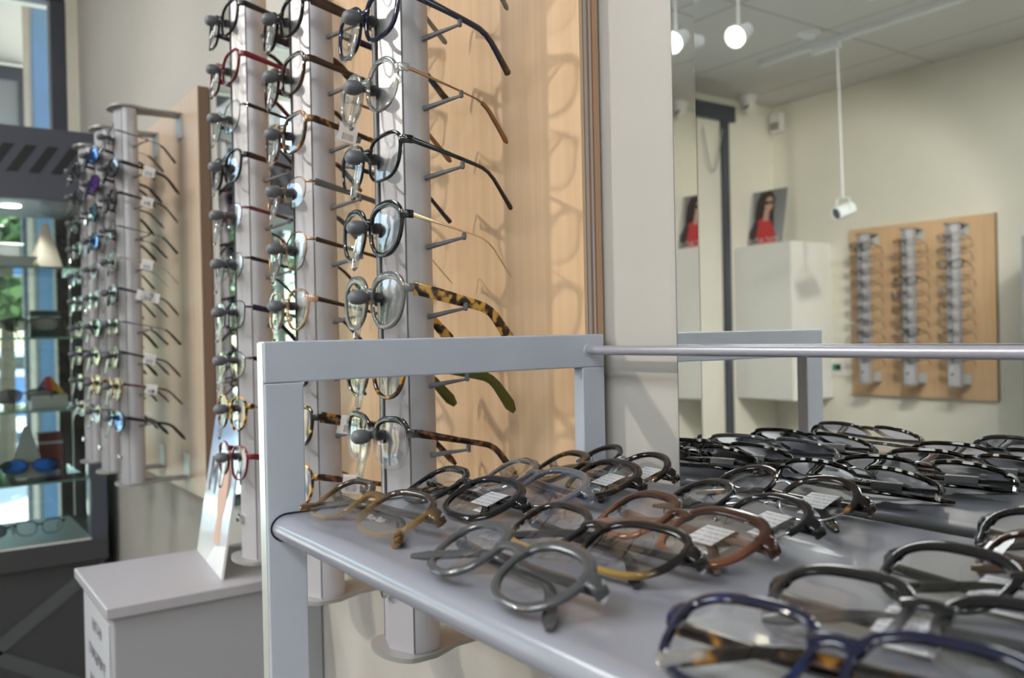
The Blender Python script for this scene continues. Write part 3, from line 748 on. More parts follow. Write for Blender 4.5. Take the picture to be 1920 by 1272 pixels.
# rod over the white cabinet
for (k, lab, sh_, kd, fc, tc_, tk, tp) in [
 (2, 'black glasses at the top of the rod over the white cabinet', 'way', 'acetate', 'black', 'black', 'acetate', None),
 (1, 'red and black glasses, second on the rod over the white cabinet', 'way', 'acetate', 'redfront', 'red', 'acetate', None),
 (0, 'thin black metal glasses, third on the rod over the white cabinet', 'way', 'metal', 'gun', 'black', 'flat', 'blacktip'),
 (-1, 'black square glasses, fourth on the rod over the white cabinet', 'way', 'acetate', 'black', 'darkbrown', 'acetate', None),
 (-2, 'half rimmed burgundy glasses on the rod over the white cabinet', 'oval', 'half', 'burgundy', 'burgundy', 'flat', None),
 (-3, 'dark bronze metal glasses, sixth on the rod over the white cabinet', 'oval', 'metal', 'gun', 'black', 'flat', 'blacktip'),
 (-4, 'navy metal glasses, seventh on the rod over the white cabinet', 'rect', 'metal', 'navy', 'navy', 'acetate', None),
 (-5, 'grey metal glasses, eighth on the rod over the white cabinet, against the steel post', 'oval', 'metal', 'gun', 'black', 'flat', None),
 (-6, 'spotted tortoise glasses, ninth on the rod over the white cabinet', 'panto', 'acetate', 'tortlight', 'gold', 'wire', 'browntip'),
 (-7, 'dark red glasses, lowest on the rod over the white cabinet', 'panto', 'acetate', 'red', 'red', 'acetate', None)]:
    hang(glasses(lab, sh_, kd, fc, tc_, tkind=tk, tip=tp, group=G1, wt=.0024), NEAR[2], k)

# far panel: sunglasses and clear frames, all about 2 m off
PROTO = {}
def proto(key):
    spec = {
     'bm': ('oval', 'metal', 'gun', 'gun', 'wire', 'blacktip', None, 'black wire glasses'),
     'ba': ('way', 'acetate', 'black', 'black', 'flat', None, None, 'black square glasses'),
     'bs': ('sport', 'acetate', 'black', 'black', 'acetate', None, 'dark', 'black sunglasses'),
     'blue': ('sport', 'acetate', 'black', 'black', 'acetate', None, 'mblue', 'blue mirrored sunglasses'),
     'purple': ('sport', 'acetate', 'black', 'black', 'acetate', None, 'mpurple', 'purple mirrored sunglasses'),
     'teal': ('sport', 'acetate', 'black', 'black', 'acetate', None, 'mteal', 'teal mirrored sunglasses'),
     'deep': ('sport', 'acetate', 'black', 'black', 'acetate', None, 'mdeep', 'deep blue mirrored sunglasses'),
     'cl': ('panto', 'acetate', 'crystal', 'crystal', 'flat', None, None, 'clear crystal glasses'),
     'cg': ('way', 'half', 'gun', 'gun', 'wire', 'blacktip', None, 'half rimmed dark wire glasses'),
     'ct': ('panto', 'acetate', 'tortlight', 'tortred', 'flat', None, None, 'tortoise glasses'),
     'cb': ('rect', 'metal', 'silver', 'gun', 'wire', 'blacktip', None, 'silver rectangular glasses'),
     'rd': ('oval', 'metal', 'red', 'red', 'wire', 'red', None, 'red wire glasses'),
     'or': ('sport', 'acetate', 'black', 'black', 'acetate', None, 'mred', 'orange mirrored sunglasses'),
    }[key]
    if key not in PROTO:
        s_ = spec; PROTO[key] = (dict(shape=s_[0], kind=s_[1], fcol=s_[2], tcol=s_[3], tkind=s_[4], tip=s_[5], lens=s_[6]), s_[7], None)
    d, word, obj = PROTO[key]
    if obj is None:
        sun = word.endswith('sunglasses')
        obj = glasses('x', name='sunglasses' if sun else 'eyeglasses', cat='sunglasses' if sun else 'eyeglasses', wt=.0028, **d)
        PROTO[key] = (d, word, obj); obj['used'] = 0
    return obj, word
USED = {}
def inst(key, label, group, fresh=True):
    o, word = proto(key)
    if key not in USED: USED[key] = 1; r = o
    else: r = dup(o)
    if 'used' in r: del r['used']
    r['label'] = label.replace('@', word); r['group'] = group; return r

FARROWS = [
 ['bm', 'bs', 'ba', 'bm', 'cl', 'ba', 'bm', 'ba', 'ct', 'blue'],
 ['blue', 'purple', 'teal', 'deep', 'cb', 'cg', 'bs', 'bs', 'ct', 'cg'],
 ['bs', 'bs', 'ba', 'cg', 'cg', 'cb', 'cg', 'ba', 'cg', 'cb']]
RODN = ['on the maple panel rod nearest the mirror', 'on the middle rod of the maple panel', 'on the maple panel rod beside the glass cabinet']
for i, rows in enumerate(FARROWS):
    for j, key in enumerate(rows):
        k = 2-j
        lab = '@, %s %s' % (ORD[j] if j < 9 else 'lowest', RODN[i])
        g = inst(key, lab, 'frames '+RODN[i])
        hang(g, FAR[i], k, yaw=random.uniform(-3, 3), tilt=random.uniform(-2, 2))
        if i == 0 and j in (1, 2, 4, 5, 7, 8):
            for ch in list(g.children):
                if ch.name.startswith('temple') and ch.location.x > 0:
                    tg = link('price_tag', tag_mesh('tag'), ch, (0, .052, 0))
                    if j == 5: tg.scale = (1, 2.0, 1)

# opposite wall: same furniture turned round, seen in the mirror
OPX = [-2.735, -2.480, -2.248]
opp = empty('wooden_panel', 'beech display panel on the opposite wall seen in the mirror', 'panel', (-2.498, YF+.025, -.378))
MB().box(-.396, .396, -.022, 0, 0, .918).build('board', M['panel'], opp, smooth=0)
MB().box(.396, .397, -.0222, .0002, 0, .918).build('edge_band', M['edge_far'], opp, smooth=0)
MB().box(-.3, .3, -.025, -.022, .06, .10).build('wall_batten', M['plate'], opp, smooth=0)
OPROWS = [
 ['ba', 'bm', 'rd', 'bm', 'cb', 'bm', 'cb', 'bm', 'cb', 'rd'],
 ['rd', 'bm', 'rd', 'ba', 'cb', 'bm', 'bm', 'ba', 'bm', 'ba'],
 ['cl', 'bm', 'ba', 'cb', 'cl', 'bm', 'cb', 'bm', 'cb', 'rd']]
OPN = ['on opposite wall rod beside the wall cabinet', 'on middle rod of the opposite wall', 'on opposite wall rod away from the wall cabinet']
ydelta = (YF+.003+.137+.022) # slot line of the turned rods
for i, x in enumerate(OPX):
    r = dup(rods_f[0], ['aluminium display rod on the opposite wall beside the white wall cabinet', 'middle aluminium display rod on the opposite wall', 'aluminium display rod on the opposite wall farthest from the white wall cabinet'][i], 'display rods on the opposite wall')
    r.location = (x, ydelta, ZB); r.rotation_euler = (0, 0, pi)
    for j, key in enumerate(OPROWS[i]):
        g = inst(key, '@, %s %s' % (ORD[j] if j < 9 else 'lowest', OPN[i]), 'frames '+OPN[i])
        g.location = (x, ydelta+(YS-YN)+.001, rowz(2-j)-.0035); g.rotation_euler = (radians(-3.5), 0, pi+radians(random.uniform(-3, 3)))

# ------------------------------------------------------------------ folded spectacles laid out on the shelf
def lay(g, x, y, yaw, theta=62., z=None):
    theta += 3
    rot = Matrix.Rotation(radians(yaw), 4, 'Z') @ Matrix.Rotation(radians(-theta), 4, 'X')
    lo = min_z(g, rot)
    g.rotation_mode = 'XYZ'; g.rotation_euler = rot.to_euler('XYZ')
    h = -lo+.0004; k = (SZ+h)/-.116; print('LAY', round(h, 4)) if DBG else None
    g.location = (x*k, y*k, SZ+h); return g
SG = 'folded spectacles on the shelf'
S = lambda lab, *a, **k: glasses(lab, *a, fold=True, group=SG, **k)
g = lay(S('amber see-through folded glasses at the shelf end beside the steel post', 'smallway', 'acetate', 'ambertop', 'crystalgrey', tip='havana', gap=.020, wt=.0030), -.553, .262, 5, 60)
for ch in [c for c in g.children if c.name.startswith('lens')][:1]:
    cxx = SHAPES['smallway']['a']+.010
    text('lens_logo', 'Ray-Ban', .0062, plain('etched_logo', (.34, .34, .35), .5), ch, (cxx-.006, yc(cxx)-.0012, -.010), (pi/2, 0, 0))
lay(S('glossy black folded glasses right behind the amber pair, white tag through the lens', 'way', 'acetate', 'black', 'black', wt=.0044, tagside=1, tagpos=.035, tagkind='print'), -.560, .340, -2, 62)
lay(S('blue-grey see-through folded glasses between the two black pairs near the back post', 'way', 'acetate', 'crystalblue', 'slate', wt=.0042), -.560, .405, -8, 62)
lay(S('black and tortoise folded glasses in the fourth row with a white tag', 'way', 'acetate', 'darktort', 'darktort', wt=.0048, tagside=1, tagpos=.035, tagkind='print'), -.566, .463, -9, 62)
lay(S('dark browline folded glasses with silver lower rims, rearmost beside the back post', 'round', 'club', 'darktort', 'darktort', wt=.0048, tagside=1, tagpos=.03, tagkind='print'), -.568, .506, -9, 60)
lay(S('smoky grey see-through folded glasses at the front edge of the shelf', 'smallpanto', 'acetate', 'smoke', 'smoke', gap=.0235, wt=.0044), -.372, .252, -2, 60)
lay(S('black and tortoise folded glasses with yellow inner rims', 'cat', 'acetate', 'blackyel', 'mattblack', wt=.0036), -.384, .319, 0, 62)
lay(S('large brown translucent folded glasses with a white tag seen through the lens', 'way', 'acetate', 'brown', 'browntemple', wt=.0046, tagside=1, tagpos=.042, tagkind='print'), -.376, .378, -7, 62)
lay(S('glossy black browline folded glasses with a printed tag, behind the brown pair', 'panto', 'club', 'black', 'black', wt=.0050, tagside=1, tagpos=.035, tagkind='print'), -.385, .440, -12, 62)
lay(S('tortoise browline folded glasses with thin silver rims, up against the mirror', 'round', 'club', 'darktort', 'darktort', wt=.0048, tagside=1, tagpos=.035, tagkind='print'), -.399, .508, -4, 60)
lay(S('blue and tortoise folded glasses closest to the camera at the shelf front', 'way', 'acetate', 'tortblue', 'tort', tip='cleartip', wt=.0032), -.184, .260, 12, 60)
lay(S('black over clear folded glasses right behind the blue tortoise pair', 'way', 'acetate', 'blackcrystal', 'smoke', wt=.0042, tagside=1, tagpos=.074, tagkind='print'), -.187, .323, 8, 62)
lay(S('shiny black folded glasses with a white printed tag behind the black and clear pair', 'cat', 'acetate', 'black', 'black', wt=.0044, tagside=1, tagpos=.083, tagkind='print'), -.180, .395, 0, 62)
lay(S('brown folded glasses with a gold glint, cut by the picture edge', 'way', 'acetate', 'darkbrown', 'darkbrown', wt=.0030), -.168, .452, -8, 62)
lay(S('small black folded glasses against the mirror at the picture edge', 'way', 'acetate', 'black', 'black', wt=.0040, tagside=2, tagpos=.04), -.190, .506, 0, 60)

# ------------------------------------------------------------------ glass cabinet by the window
CX, CXB, CY0, CY1 = -2.87, -3.30, -.62, .503
cab = empty('glass_cabinet', 'tall charcoal framed glass cabinet with lit shelves in front of the shop window', 'cabinet', (-3.1, -.06, ZF))
def cp(mb, name, mat, bevel=0.): return mb.build(name, mat, cab, (3.1, .06, -ZF), smooth=0, bevel=bevel)
mb = MB(); mb.box(CXB, CX, CY0, CY1, .4705, .6305); mb.box(CXB, CX+.004, CY0-.004, CY1+.004, .421, .4705)
cp(mb, 'header', M['dark'])
mb = MB()
y = CY0+.02
while y < CY1-.09:
    mb.add([(CX+.0008, y, .497), (CX+.0008, y+.030, .497), (CX+.0008, y+.083, .578), (CX+.0008, y+.053, .578)], [(0, 1, 2, 3)]); y += .057
cp(mb, 'vent_slots', M['black'])
for b in ((CX-.045, CX, CY1-.045, CY1), (CX-.045, CX, CY0, CY0+.045), (CXB, CXB+.03, CY1-.03, CY1), (CXB, CXB+.03, CY0, CY0+.03)): cp(MB().box(*b, -.5925, .421), 'corner_post', M['dark'])
mb = MB(); mb.box(CXB, CX, CY0, CY1, -.655, -.5925); cp(mb, 'base_frame', M['dark2'])
cp(MB().box(CXB+.002, CX-.004, CY0+.01, CY1-.045, -.5925, -.588), 'floor_board', M['boxface'])
mb = MB(); mb.box(CXB+.02, CX-.02, CY0+.02, CY1-.02, ZF+.08, -.668); mb.box(CXB+.03, CX-.06, CY0+.04, CY1-.04, ZF, ZF+.08); mb.box(CXB+.02, CX-.014, CY0+.01, CY1-.012, -.668, -.655)
cp(mb, 'plinth', M['dark2'])
mb = MB()
def diag_stripe(y0, z0, y1, z1, w=.02):  # flat, paler grey diagonal stripe on the base front
    d = Vector((0, y1-y0, z1-z0)).normalized(); n = Vector((0, -d.z, d.y))*w
    a, b = Vector((CX-.016, y0, z0)), Vector((CX-.016, y1, z1)); mb.add([a-n, a+n, b+n, b-n], [(0, 1, 2, 3)])
diag_stripe(.46, -.69, -.12, -1.11); cp(mb, 'cross_stripe', M['dark3'])
mb = MB(); diag_stripe(.46, -1.05, -.12, -.70); cp(mb, 'cross_stripe', M['dark3'])
cp(MB().box(CX-.012, CX-.006, CY0+.04, CY1-.045, -.5925, .421), 'front_pane', M['glass'])
cp(MB().box(CXB+.006, CXB+.012, CY0+.03, CY1-.03, -.5925, .421), 'back_pane', M['glass'])
cp(MB().box(CXB+.03, CX-.045, CY1-.012, CY1-.006, -.5925, .421), 'side_pane', M['glass'])
SHZ = [.227, .0185, -.197, -.408]
for z in SHZ:
    t = MB().box(CXB+.014, CX-.016, CY0+.015, CY1-.050, z-.006, z); o = t.build('glass_shelf', M['glass'], cab, (3.1, .06, -ZF), smooth=0)
    MB().box(CX-.0160, CX-.0156, CY0+.015, CY1-.050, z-.006, z).build('shelf_edge', M['glass_edge'], o, smooth=0)
for yy in (.28, -.25):
    MB().lathe([(.028, 0), (.028, -.003), (.001, -.003)], 20, Matrix.Translation((-3.03, yy, .4209))).build('downlight', M['dl'], cab, (3.1, .06, -ZF))
# goods in the cabinet
LV = ['top', 'second', 'third', 'fourth', 'bottom']
levels = SHZ+[-.588]
CABROWS = [
 (0, [(.10, 'bs'), (-.06, 'ba')]),
 (1, [(.32, 'bs'), (.17, 'bs'), (.02, 'ba')]),
 (2, [(.30, 'bs'), (.13, 'bm')]),
 (3, [(.31, 'deep'), (.16, 'or'), (.02, 'bs')]),
 (4, [(.33, 'ba'), (.17, 'bs')])]
for lv, row in CABROWS:
    for n, (yy, key) in enumerate(row):
        g = inst(key, '@ on the %s shelf of the glass cabinet, %s' % (LV[lv] if lv < 4 else 'lowest', ['nearest the wall', 'second from the wall', 'third from the wall'][n]), 'sunglasses in the glass cabinet')
        rot = Matrix.Rotation(radians(75+random.uniform(-14, 14)), 4, 'Z')
        lo = min_z(g, rot); g.rotation_euler = rot.to_euler('XYZ'); g.location = (-2.965+random.uniform(-.02, .02), yy, levels[lv]-lo+.0005)
def tent(label, y, z, h, w, mat, x=-3.05, rz=.2, name='tent_card'):
    t = empty(name, label, 'card', (x, y, z), None, rz)
    mb = MB(); mb.add([(0, -w/2, .0005), (0, w/2, .0005), (-.03, w*.10, h), (-.03, -w*.10, h)], [(0, 1, 2, 3)]); mb.add([(-.06, -w/2, .0005), (-.06, w/2, .0005), (-.03, w*.10, h), (-.03, -w*.10, h)], [(0, 3, 2, 1)])
    mb.build('card', mat, t, smooth=0); return t
tent('pale pointed tent card on the top glass shelf of the cabinet', .385, SHZ[0]+.0005, .15, .085, plain('cream_card', (.62, .52, .42), .6))
tent('white pointed tent card on the fourth shelf of the cabinet', .315, SHZ[3]+.0005, .155, .09, plain('white_card', (.66, .66, .66), .6), -3.0)
tent('small rainbow coloured tent card on the third shelf of the cabinet', .375, SHZ[2]+.0405, .055, .075, stripes('rainbow', 'Y', -.04, .04, [(0, (.10, .16, .55)), (.3, (.75, .10, .10)), (.55, (.85, .40, .08)), (.75, (.8, .65, .1))]), -2.975)
def carton(name, label, cat, x, y, z, sx, sy, sz, mat, rz=0, band=None):
    t = empty(name, label, cat, (x, y, z), None, rz)
    MB().box(-sx/2, sx/2, -sy/2, sy/2, 0, sz).build('body', mat, t, smooth=0, bevel=.002)
    MB().box(-sx/2-.001, sx/2+.001, -sy/2-.001, sy/2+.001, sz*.72, sz*.78).build('lid_line', band or M['paper'], t, smooth=0)
    return t
carton('display_box', 'white box under the rainbow card on the third cabinet shelf', 'box', -2.985, .365, SHZ[2]+.0005, .07, .10, .040, M['wht'])
carton('red_carton', 'red carton on the fourth cabinet shelf below the white box', 'box', -3.16, .385, SHZ[3]+.0005, .07, .07, .12, plain('red_card', (.30, .05, .05), .5))
carton('dark_case', 'dark green glasses case standing on the second cabinet shelf', 'case', -3.12, .375, SHZ[1]+.0005, .05, .085, .085, plain('green_case', (.06, .09, .085), .5))
# white acrylic riser on the top shelf
t = empty('acrylic_riser', 'white two-step acrylic riser holding frames on the top cabinet shelf', 'display stand', (-3.03, .245, SHZ[0]+.0006))
mb = MB(); mb.box(-.05, .05, -.09, .10, .030, .036); mb.box(-.05, -.01, -.02, .07, .075, .081); mb.box(-.045, -.039, -.08, .09, 0, .030); mb.box(.039, .045, -.08, .09, 0, .030); mb.box(-.034, -.028, -.01, .06, .036, .075)
mb.build('steps', M['wht'], t, smooth=0)

# ------------------------------------------------------------------ white floor cabinet with leaning poster
wc = empty('floor_cabinet', 'white floor cabinet with an overhanging top under the display rods', 'cabinet', (-1.427, .38, ZF))
ZW = -.365
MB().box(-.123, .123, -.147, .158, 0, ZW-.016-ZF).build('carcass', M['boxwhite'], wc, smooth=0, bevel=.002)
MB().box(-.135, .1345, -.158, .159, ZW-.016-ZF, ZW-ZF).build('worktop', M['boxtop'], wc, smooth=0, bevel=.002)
sg = MB().box(-.105, .095, -.1486, -.1474, ZW-ZF-.30, ZW-ZF-.035)  .build('notice', M['notice'], wc, smooth=0)
mb = MB(); random.seed(11)
for row, (w, z) in enumerate([(.07, .055), (.13, .10), (.12, .145), (.15, .19), (.11, .235)]):
    x = -w/2
    while x < w/2:
        cw = random.uniform(.006, .012); h = random.uniform(.015, .022)
        mb.box(x, x+cw*.45, -.1492, -.1487, ZW-ZF-z-h, ZW-ZF-z); mb.box(x, x+cw, -.1492, -.1487, ZW-ZF-z-h*random.choice((.2, .55, 1)), ZW-ZF-z-h*random.choice((.2, .55, 1))+.004); x += cw+.004
pr_ = mb.build('print', M['faded'], sg, smooth=0); pr_['kind'] = 'stuff'

def skin(n, c): return plain(n, c, .6)
po = empty('poster', 'pale blue poster with a big letter, standing on the white floor cabinet', 'poster', (-1.445, .402, ZW+.0006))
po.rotation_euler = (radians(-9), 0, radians(-6))
bl = MB().box(-.108, .112, 0, .003, 0, .235).build('sheet', fade('poster_blue', (.33, .46, .70), (.72, .72, .70), .02, .20), po, smooth=0)
def disc(mb, cx, cz, rx, rz, y, n=20): mb.add([(cx+rx*cos(2*pi*j/n), y, cz+rz*sin(2*pi*j/n)) for j in range(n)], [tuple(range(n))])
mb = MB(); disc(mb, .035, .125, .034, .048, -.0006); mb.add([(.015, -.0005, .04), (.060, -.0005, .04), (.052, -.0005, .10), (.022, -.0005, .10)], [(0, 1, 2, 3)])
mb.build('face_print', skin('poster_skin', (.55, .36, .30)), po, smooth=0)
mb = MB(); disc(mb, .052, .150, .034, .040, -.0003); mb.build('hair_print', skin('poster_hair', (.20, .13, .11)), po, smooth=0)
mb = MB(); mb.add([(-.02, -.0004, .0), (.112, -.0004, .0), (.112, -.0004, .05), (.03, -.0004, .035)], [(0, 1, 2, 3)]); mb.build('white_print', M['paper'], po, smooth=0)
text('letter', 'M', .085, M['ink'], po, (-.052, -.0012, .135), (pi/2, 0, 0))

# ------------------------------------------------------------------ things along the opposite wall (seen in the mirror)
wcab = empty('wall_cabinet', 'white box cabinet hung on the opposite wall, carrying a poster', 'cabinet', (-3.215, -3.125, -.405))
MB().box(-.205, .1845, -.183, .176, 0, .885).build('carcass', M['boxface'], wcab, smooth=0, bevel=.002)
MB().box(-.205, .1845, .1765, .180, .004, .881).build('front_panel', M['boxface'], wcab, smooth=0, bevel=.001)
pw = empty('poster', 'poster of a woman in red standing on the white wall cabinet', 'poster', (-3.315, -3.06, .4815), rotz=pi+radians(0))
pw.rotation_euler = (radians(-10), 0, pi)
MB().box(-.14, .14, 0, .004, 0, .335).build('sheet', fade('poster_grey', (.20, .21, .22), (.30, .31, .33), .0, .33), pw, smooth=0)
def flat(name, mat, fn, y=-.0006):
    mb = MB(); fn(mb, y); return mb.build(name, mat, pw, smooth=0)
def poly(pts): return lambda mb, y: mb.add([(x, y, z) for x, z in pts], [tuple(range(len(pts)))])
flat('hair_print', skin('hair_dark', (.035, .022, .02)), poly([(-.07, .10), (.05, .08), (.075, .18), (.072, .27), (.045, .325), (-.03, .33), (-.065, .28), (-.06, .2)]), -.0005)
flat('light_print', skin('grey_light', (.42, .43, .45)), poly([(.085, .0), (.14, .0), (.14, .335), (.10, .335)]), -.0004)
flat('jacket_print', skin('jacket_red', (.50, .045, .05)), poly([(-.10, .0), (.06, .0), (.075, .08), (.045, .16), (.0, .175), (-.045, .15), (-.085, .07)]), -.0008)
flat('coat_print', skin('coat_dark', (.045, .035, .04)), poly([(.03, .0), (.10, .0), (.105, .09), (.07, .16), (.04, .14), (.05, .06)]), -.0009)
flat('face_print', skin('face_skin', (.55, .34, .28)), lambda mb, y: (disc(mb, -.022, .250, .030, .045, y), mb.add([(-.028, y, .15), (.012, y, .15), (.008, y, .22), (-.03, y, .22)], [(0, 1, 2, 3)])), -.0010)
flat('sunglasses_print', skin('shade_dark', (.02, .015, .015)), lambda mb, y: (disc(mb, -.036, .258, .014, .011, y), disc(mb, -.006, .258, .015, .012, y)), -.0012)
text('lettering', 'ESCADA', .052, plain('lettering_grey', (.55, .55, .56), .5), pw, (0, -.0014, .030), (pi/2, 0, 0), 1.15)

t = empty('wall_switch', 'white wall plate with a green and black switch under the wall cabinet', 'switch', (-3.0, YF, -.235))
MB().box(-.045, .045, 0, .008, -.045, .045).build('plate', M['wht'], t, smooth=0, bevel=.002)
MB().box(-.022, .002, .008, .014, -.012, .022).build('green_rocker', plain('green_plastic', (.01, .22, .12), .4), t, smooth=0)
MB().box(.004, .024, .008, .013, -.012, .022).build('black_rocker', M['black'], t, smooth=0)
t = empty('dome_camera', 'white dome security camera on the ceiling at the corner, seen in the mirror', 'camera', (-3.33, -2.98, ZC))
MB().lathe([(.052, 0), (.055, -.012), (.050, -.03), (.001, -.03)], 24).build('base', M['wht'], t)
MB().lathe([(.042, -.03), (.043, -.045), (.036, -.07), (.020, -.088), (.001, -.093)], 24).build('ball', M['wht'], t)
MB().lathe([(.001, 0), (.017, 0), (.016, .004), (.001, .005)], 16, Matrix.Translation((.012, .032, -.066)) @ Matrix.Rotation(radians(-60), 4, 'X')).build('lens', M['lampdark'], t)
t = empty('wall_sensor', 'small white sensor box high in the corner of the opposite wall', 'sensor', (-3.37, YF, 1.24))
MB().box(-.045, .045, 0, .05, -.06, .06).build('housing', M['wht'], t, smooth=0, bevel=.01)
MB().box(-.032, .032, .05, .0515, -.045, .0).build('lens', M['plate'], t, smooth=0)
t = MB(); t.tube([Vector((-3.392, -2.66-.02*s_, 1.15-.25*sin(pi*s_/8))) for s_ in range(9)], .004, 8)
tag(t.build('loose_cable', plain('cable_grey', (.35, .36, .34), .5)), 'thin grey cable looping down by the dark door post', 'cable')
# ceiling track with a pendant spotlight
t = empty('ceiling_track', 'long white lighting track across the ceiling, seen in the mirror', 'track', (-2.2, -2.52, ZC))
tm = MB().box(-.66, .9, -.017, .017, -.022, 0); tm.build('rail', M['lampmetal'], t, smooth=0)
MB().box(-.67, -.66, -.019, .019, -.024, 0).build('end_cap', M['wht'], t, smooth=0)
t = empty('pendant_spotlight', 'white spotlight hanging on a long thin rod from the ceiling track', 'lamp', (-2.46, -2.52, ZC-.0225))
MB().box(-.10, .045, -.016, .016, -.03, 0).build('adapter', M['lampmetal'], t, smooth=0, bevel=.003)
MB().tube([Vector((.03, 0, -.03)), Vector((.038, 0, -.4)), Vector((.045, 0, -.725))], .0045, 10, up=Vector((1, 0, 0))).build('stem', M['lampmetal'], t)
MB().tube([Vector((.012, 0, -.79)), Vector((.012, 0, -.735)), Vector((.045, 0, -.725)), Vector((.080, 0, -.735)), Vector((.080, 0, -.79))], .0035, 8, up=Vector((0, 1, 0))).build('yoke', M['lampmetal'], t)
rt = Matrix.Translation((.046, 0, -.79)) @ Matrix.Rotation(radians(38), 4, 'Y') @ Matrix.Rotation(radians(-115), 4, 'X')
MB().lathe([(.020, -.055), (.030, -.05), (.031, .045), (.027, .045), (.024, -.01), (.001, -.012)], 20, rt).build('head', M['lampmetal'], t)
MB().lathe([(.0255, .040), (.0235, -.008), (.001, -.010)], 20, rt).build('reflector', M['lampdark'], t)
t = empty('recessed_downlight', 'small round recessed downlight in the ceiling beside the track', 'light', (-2.46, -2.35, ZC))
MB().lathe([(.034, 0), (.055, 0), (.055, -.006), (.036, -.010)], 24).build('rim', M['lampmetal'], t)
MB().lathe([(.020, -.004), (.034, -.003), (.034, -.02), (.012, -.024)], 20, Matrix.Rotation(radians(14), 4, 'X')).build('eyeball', M['lampmetal'], t)
# shining spotlights on their own short track
t = empty('lighting_track', 'white lighting track above the shining spotlights', 'track', (-1.7, -1.526, ZC))
MB().box(-.95, 1.1, -.017, .017, -.022, 0).build('rail', M['lampmetal'], t, smooth=0)
MB().box(1.1, 1.11, -.019, .019, -.024, 0).build('end_cap', M['wht'], t, smooth=0)
SPX = [(-2.432, .0), (-2.174, .0), (-1.62, 0), (-1.02, 0), (-1.32, 0), (-.72, 0)]
SPL = ['glowing warm spotlight next to the window end of the track', 'glowing warm spotlight, second from the window', 'warm spotlight on the track aimed at the near display panel', 'warm spotlight on the track aimed at the shelf of glasses', 'warm spotlight on the track aimed at the white wall cabinet', 'warm spotlight at the track end aimed at the opposite wall display']
SPT = [(-2.75, .54, .95), (-1.95, .4, .0), (-.80, .5, .16), (-.40, .40, -.12), (-3.2, -3.1, .2), (-2.4, -3.3, .1)]
for i, (x, _) in enumerate(SPX):
    zb = 1.155 if i == 0 else 1.105
    t = empty('spotlight', SPL[i], 'lamp', (x, -1.526, ZC-.0225), 'shining spotlights')
    MB().box(-.06, .06, -.015, .015, -.028, 0).build('adapter', M['wht'], t, smooth=0, bevel=.003)
    hz = zb-(ZC-.0225); d = (Vector(SPT[i])-Vector((x, -1.526, zb))).normalized()
    MB().tube([Vector((0, 0, -.028)), Vector((0, 0, (hz-.028)/2)), Vector((0, 0, hz+.035))], .006, 8, up=Vector((1, 0, 0))).build('stem', M['wht'], t)
    q = Matrix.Translation((0, 0, hz)) @ d.to_track_quat('Z', 'Y').to_matrix().to_4x4()
    MB().lathe([(.012, -.075), (.026, -.065), (.030, -.03), (.040, .0), (.043, .030), (.040, .030), (.034, .006), (.012, -.01)], 24, q).build('head', M['lampmetal'], t)
    MB().lathe([(.001, .012), (.026, .010), (.033, .006), (.001, .002)], 20, q).build('bulb', M['bulb'], t)
    L = bpy.data.lights.new('spot_lamp', 'SPOT'); L.energy = [45, 34, 85, 10, 100, 42][i]; L.color = (1, .93, .82); L.spot_size = radians(62); L.spot_blend = .7; L.shadow_soft_size = .03
    lo = bpy.data.objects.new('spot_lamp', L); COL.objects.link(lo); lo.location = Vector((x, -1.526, zb))+d*.055; lo.rotation_euler = d.to_track_quat('-Z', 'Y').to_euler()

# second glass cabinet against the opposite wall at the mirror's right side
t = empty('display_case', 'glass topped white display case on the opposite wall at the picture edge', 'cabinet', (-1.55, -3.12, ZF))
MB().box(-.27, .27, -.185, .19, 0, 1.03).build('base', M['boxwhite'], t, smooth=0, bevel=.002)
mb = MB()
for x in (-.27, .25):
    for y in (-.185, .17): mb.box(x, x+.02, y, y+.02, 1.03, 1.55)
mb.box(-.27, .27, -.185, .19, 1.55, 1.58); mb.build('frame', M['alu'], t, smooth=0)
MB().box(-.25, .25, .185, .190, 1.03, 1.55).build('front_pane', M['glass'], t, smooth=0)
MB().box(-.25, .25, -.18, .18, 1.20, 1.206).build('glass_shelf', M['glass'], t, smooth=0)
MB().box(-.25, .25, -.18, .18, 1.38, 1.386).build('glass_shelf', M['glass'], t, smooth=0)
for z, key, n in ((1.03, 'bs', 'lowest'), (1.206, 'teal', 'middle'), (1.386, 'ba', 'upper')):
    g = inst(key, '@ on the %s level of the display case across the room' % n, 'glasses in the display case')
    rot = Matrix.Rotation(radians(150), 4, 'Z'); lo = min_z(g, rot); g.rotation_euler = rot.to_euler('XYZ'); g.location = (-1.71, -3.02, ZF+z-lo+.0006)

# ------------------------------------------------------------------ outside the shop window
g = MB().box(-30, XL-.2, -9, 6, ZF-.12, ZF-.02); o = g.build('pavement', plain('pavement', (.62, .60, .57), .9, noise=.08, nscale=3), smooth=0); struct(o)
o = MB().box(-6.6, XL-.22, -6, 4, 1.75, 1.95).build('awning_soffit', plain('soffit_cream', (.46, .44, .38), .8), smooth=0); struct(o)
t = empty('street_pillar', 'blue painted pillar outside the shop window', 'pillar', (-4.70, .585, ZF-.02))
MB().box(-.11, .11, -.058, .058, 0, 2.96).build('shaft', plain('blue_paint', (.18, .28, .43), .55, noise=.06, nscale=5), t, smooth=0, bevel=.006)
MB().box(-.11, .11, -.072, -.0582, 0, 2.96).build('side_strip', plain('pillar_cream', (.34, .29, .25), .7), t, smooth=0)
MB().box(-.13, .13, -.09, .09, 0, .12).build('base', M['plate'], t, smooth=0)
t = empty('street_screen', 'dark framed grey screen panel on posts outside beside the blue pillar', 'screen', (-6.2, -.30, ZF-.02))
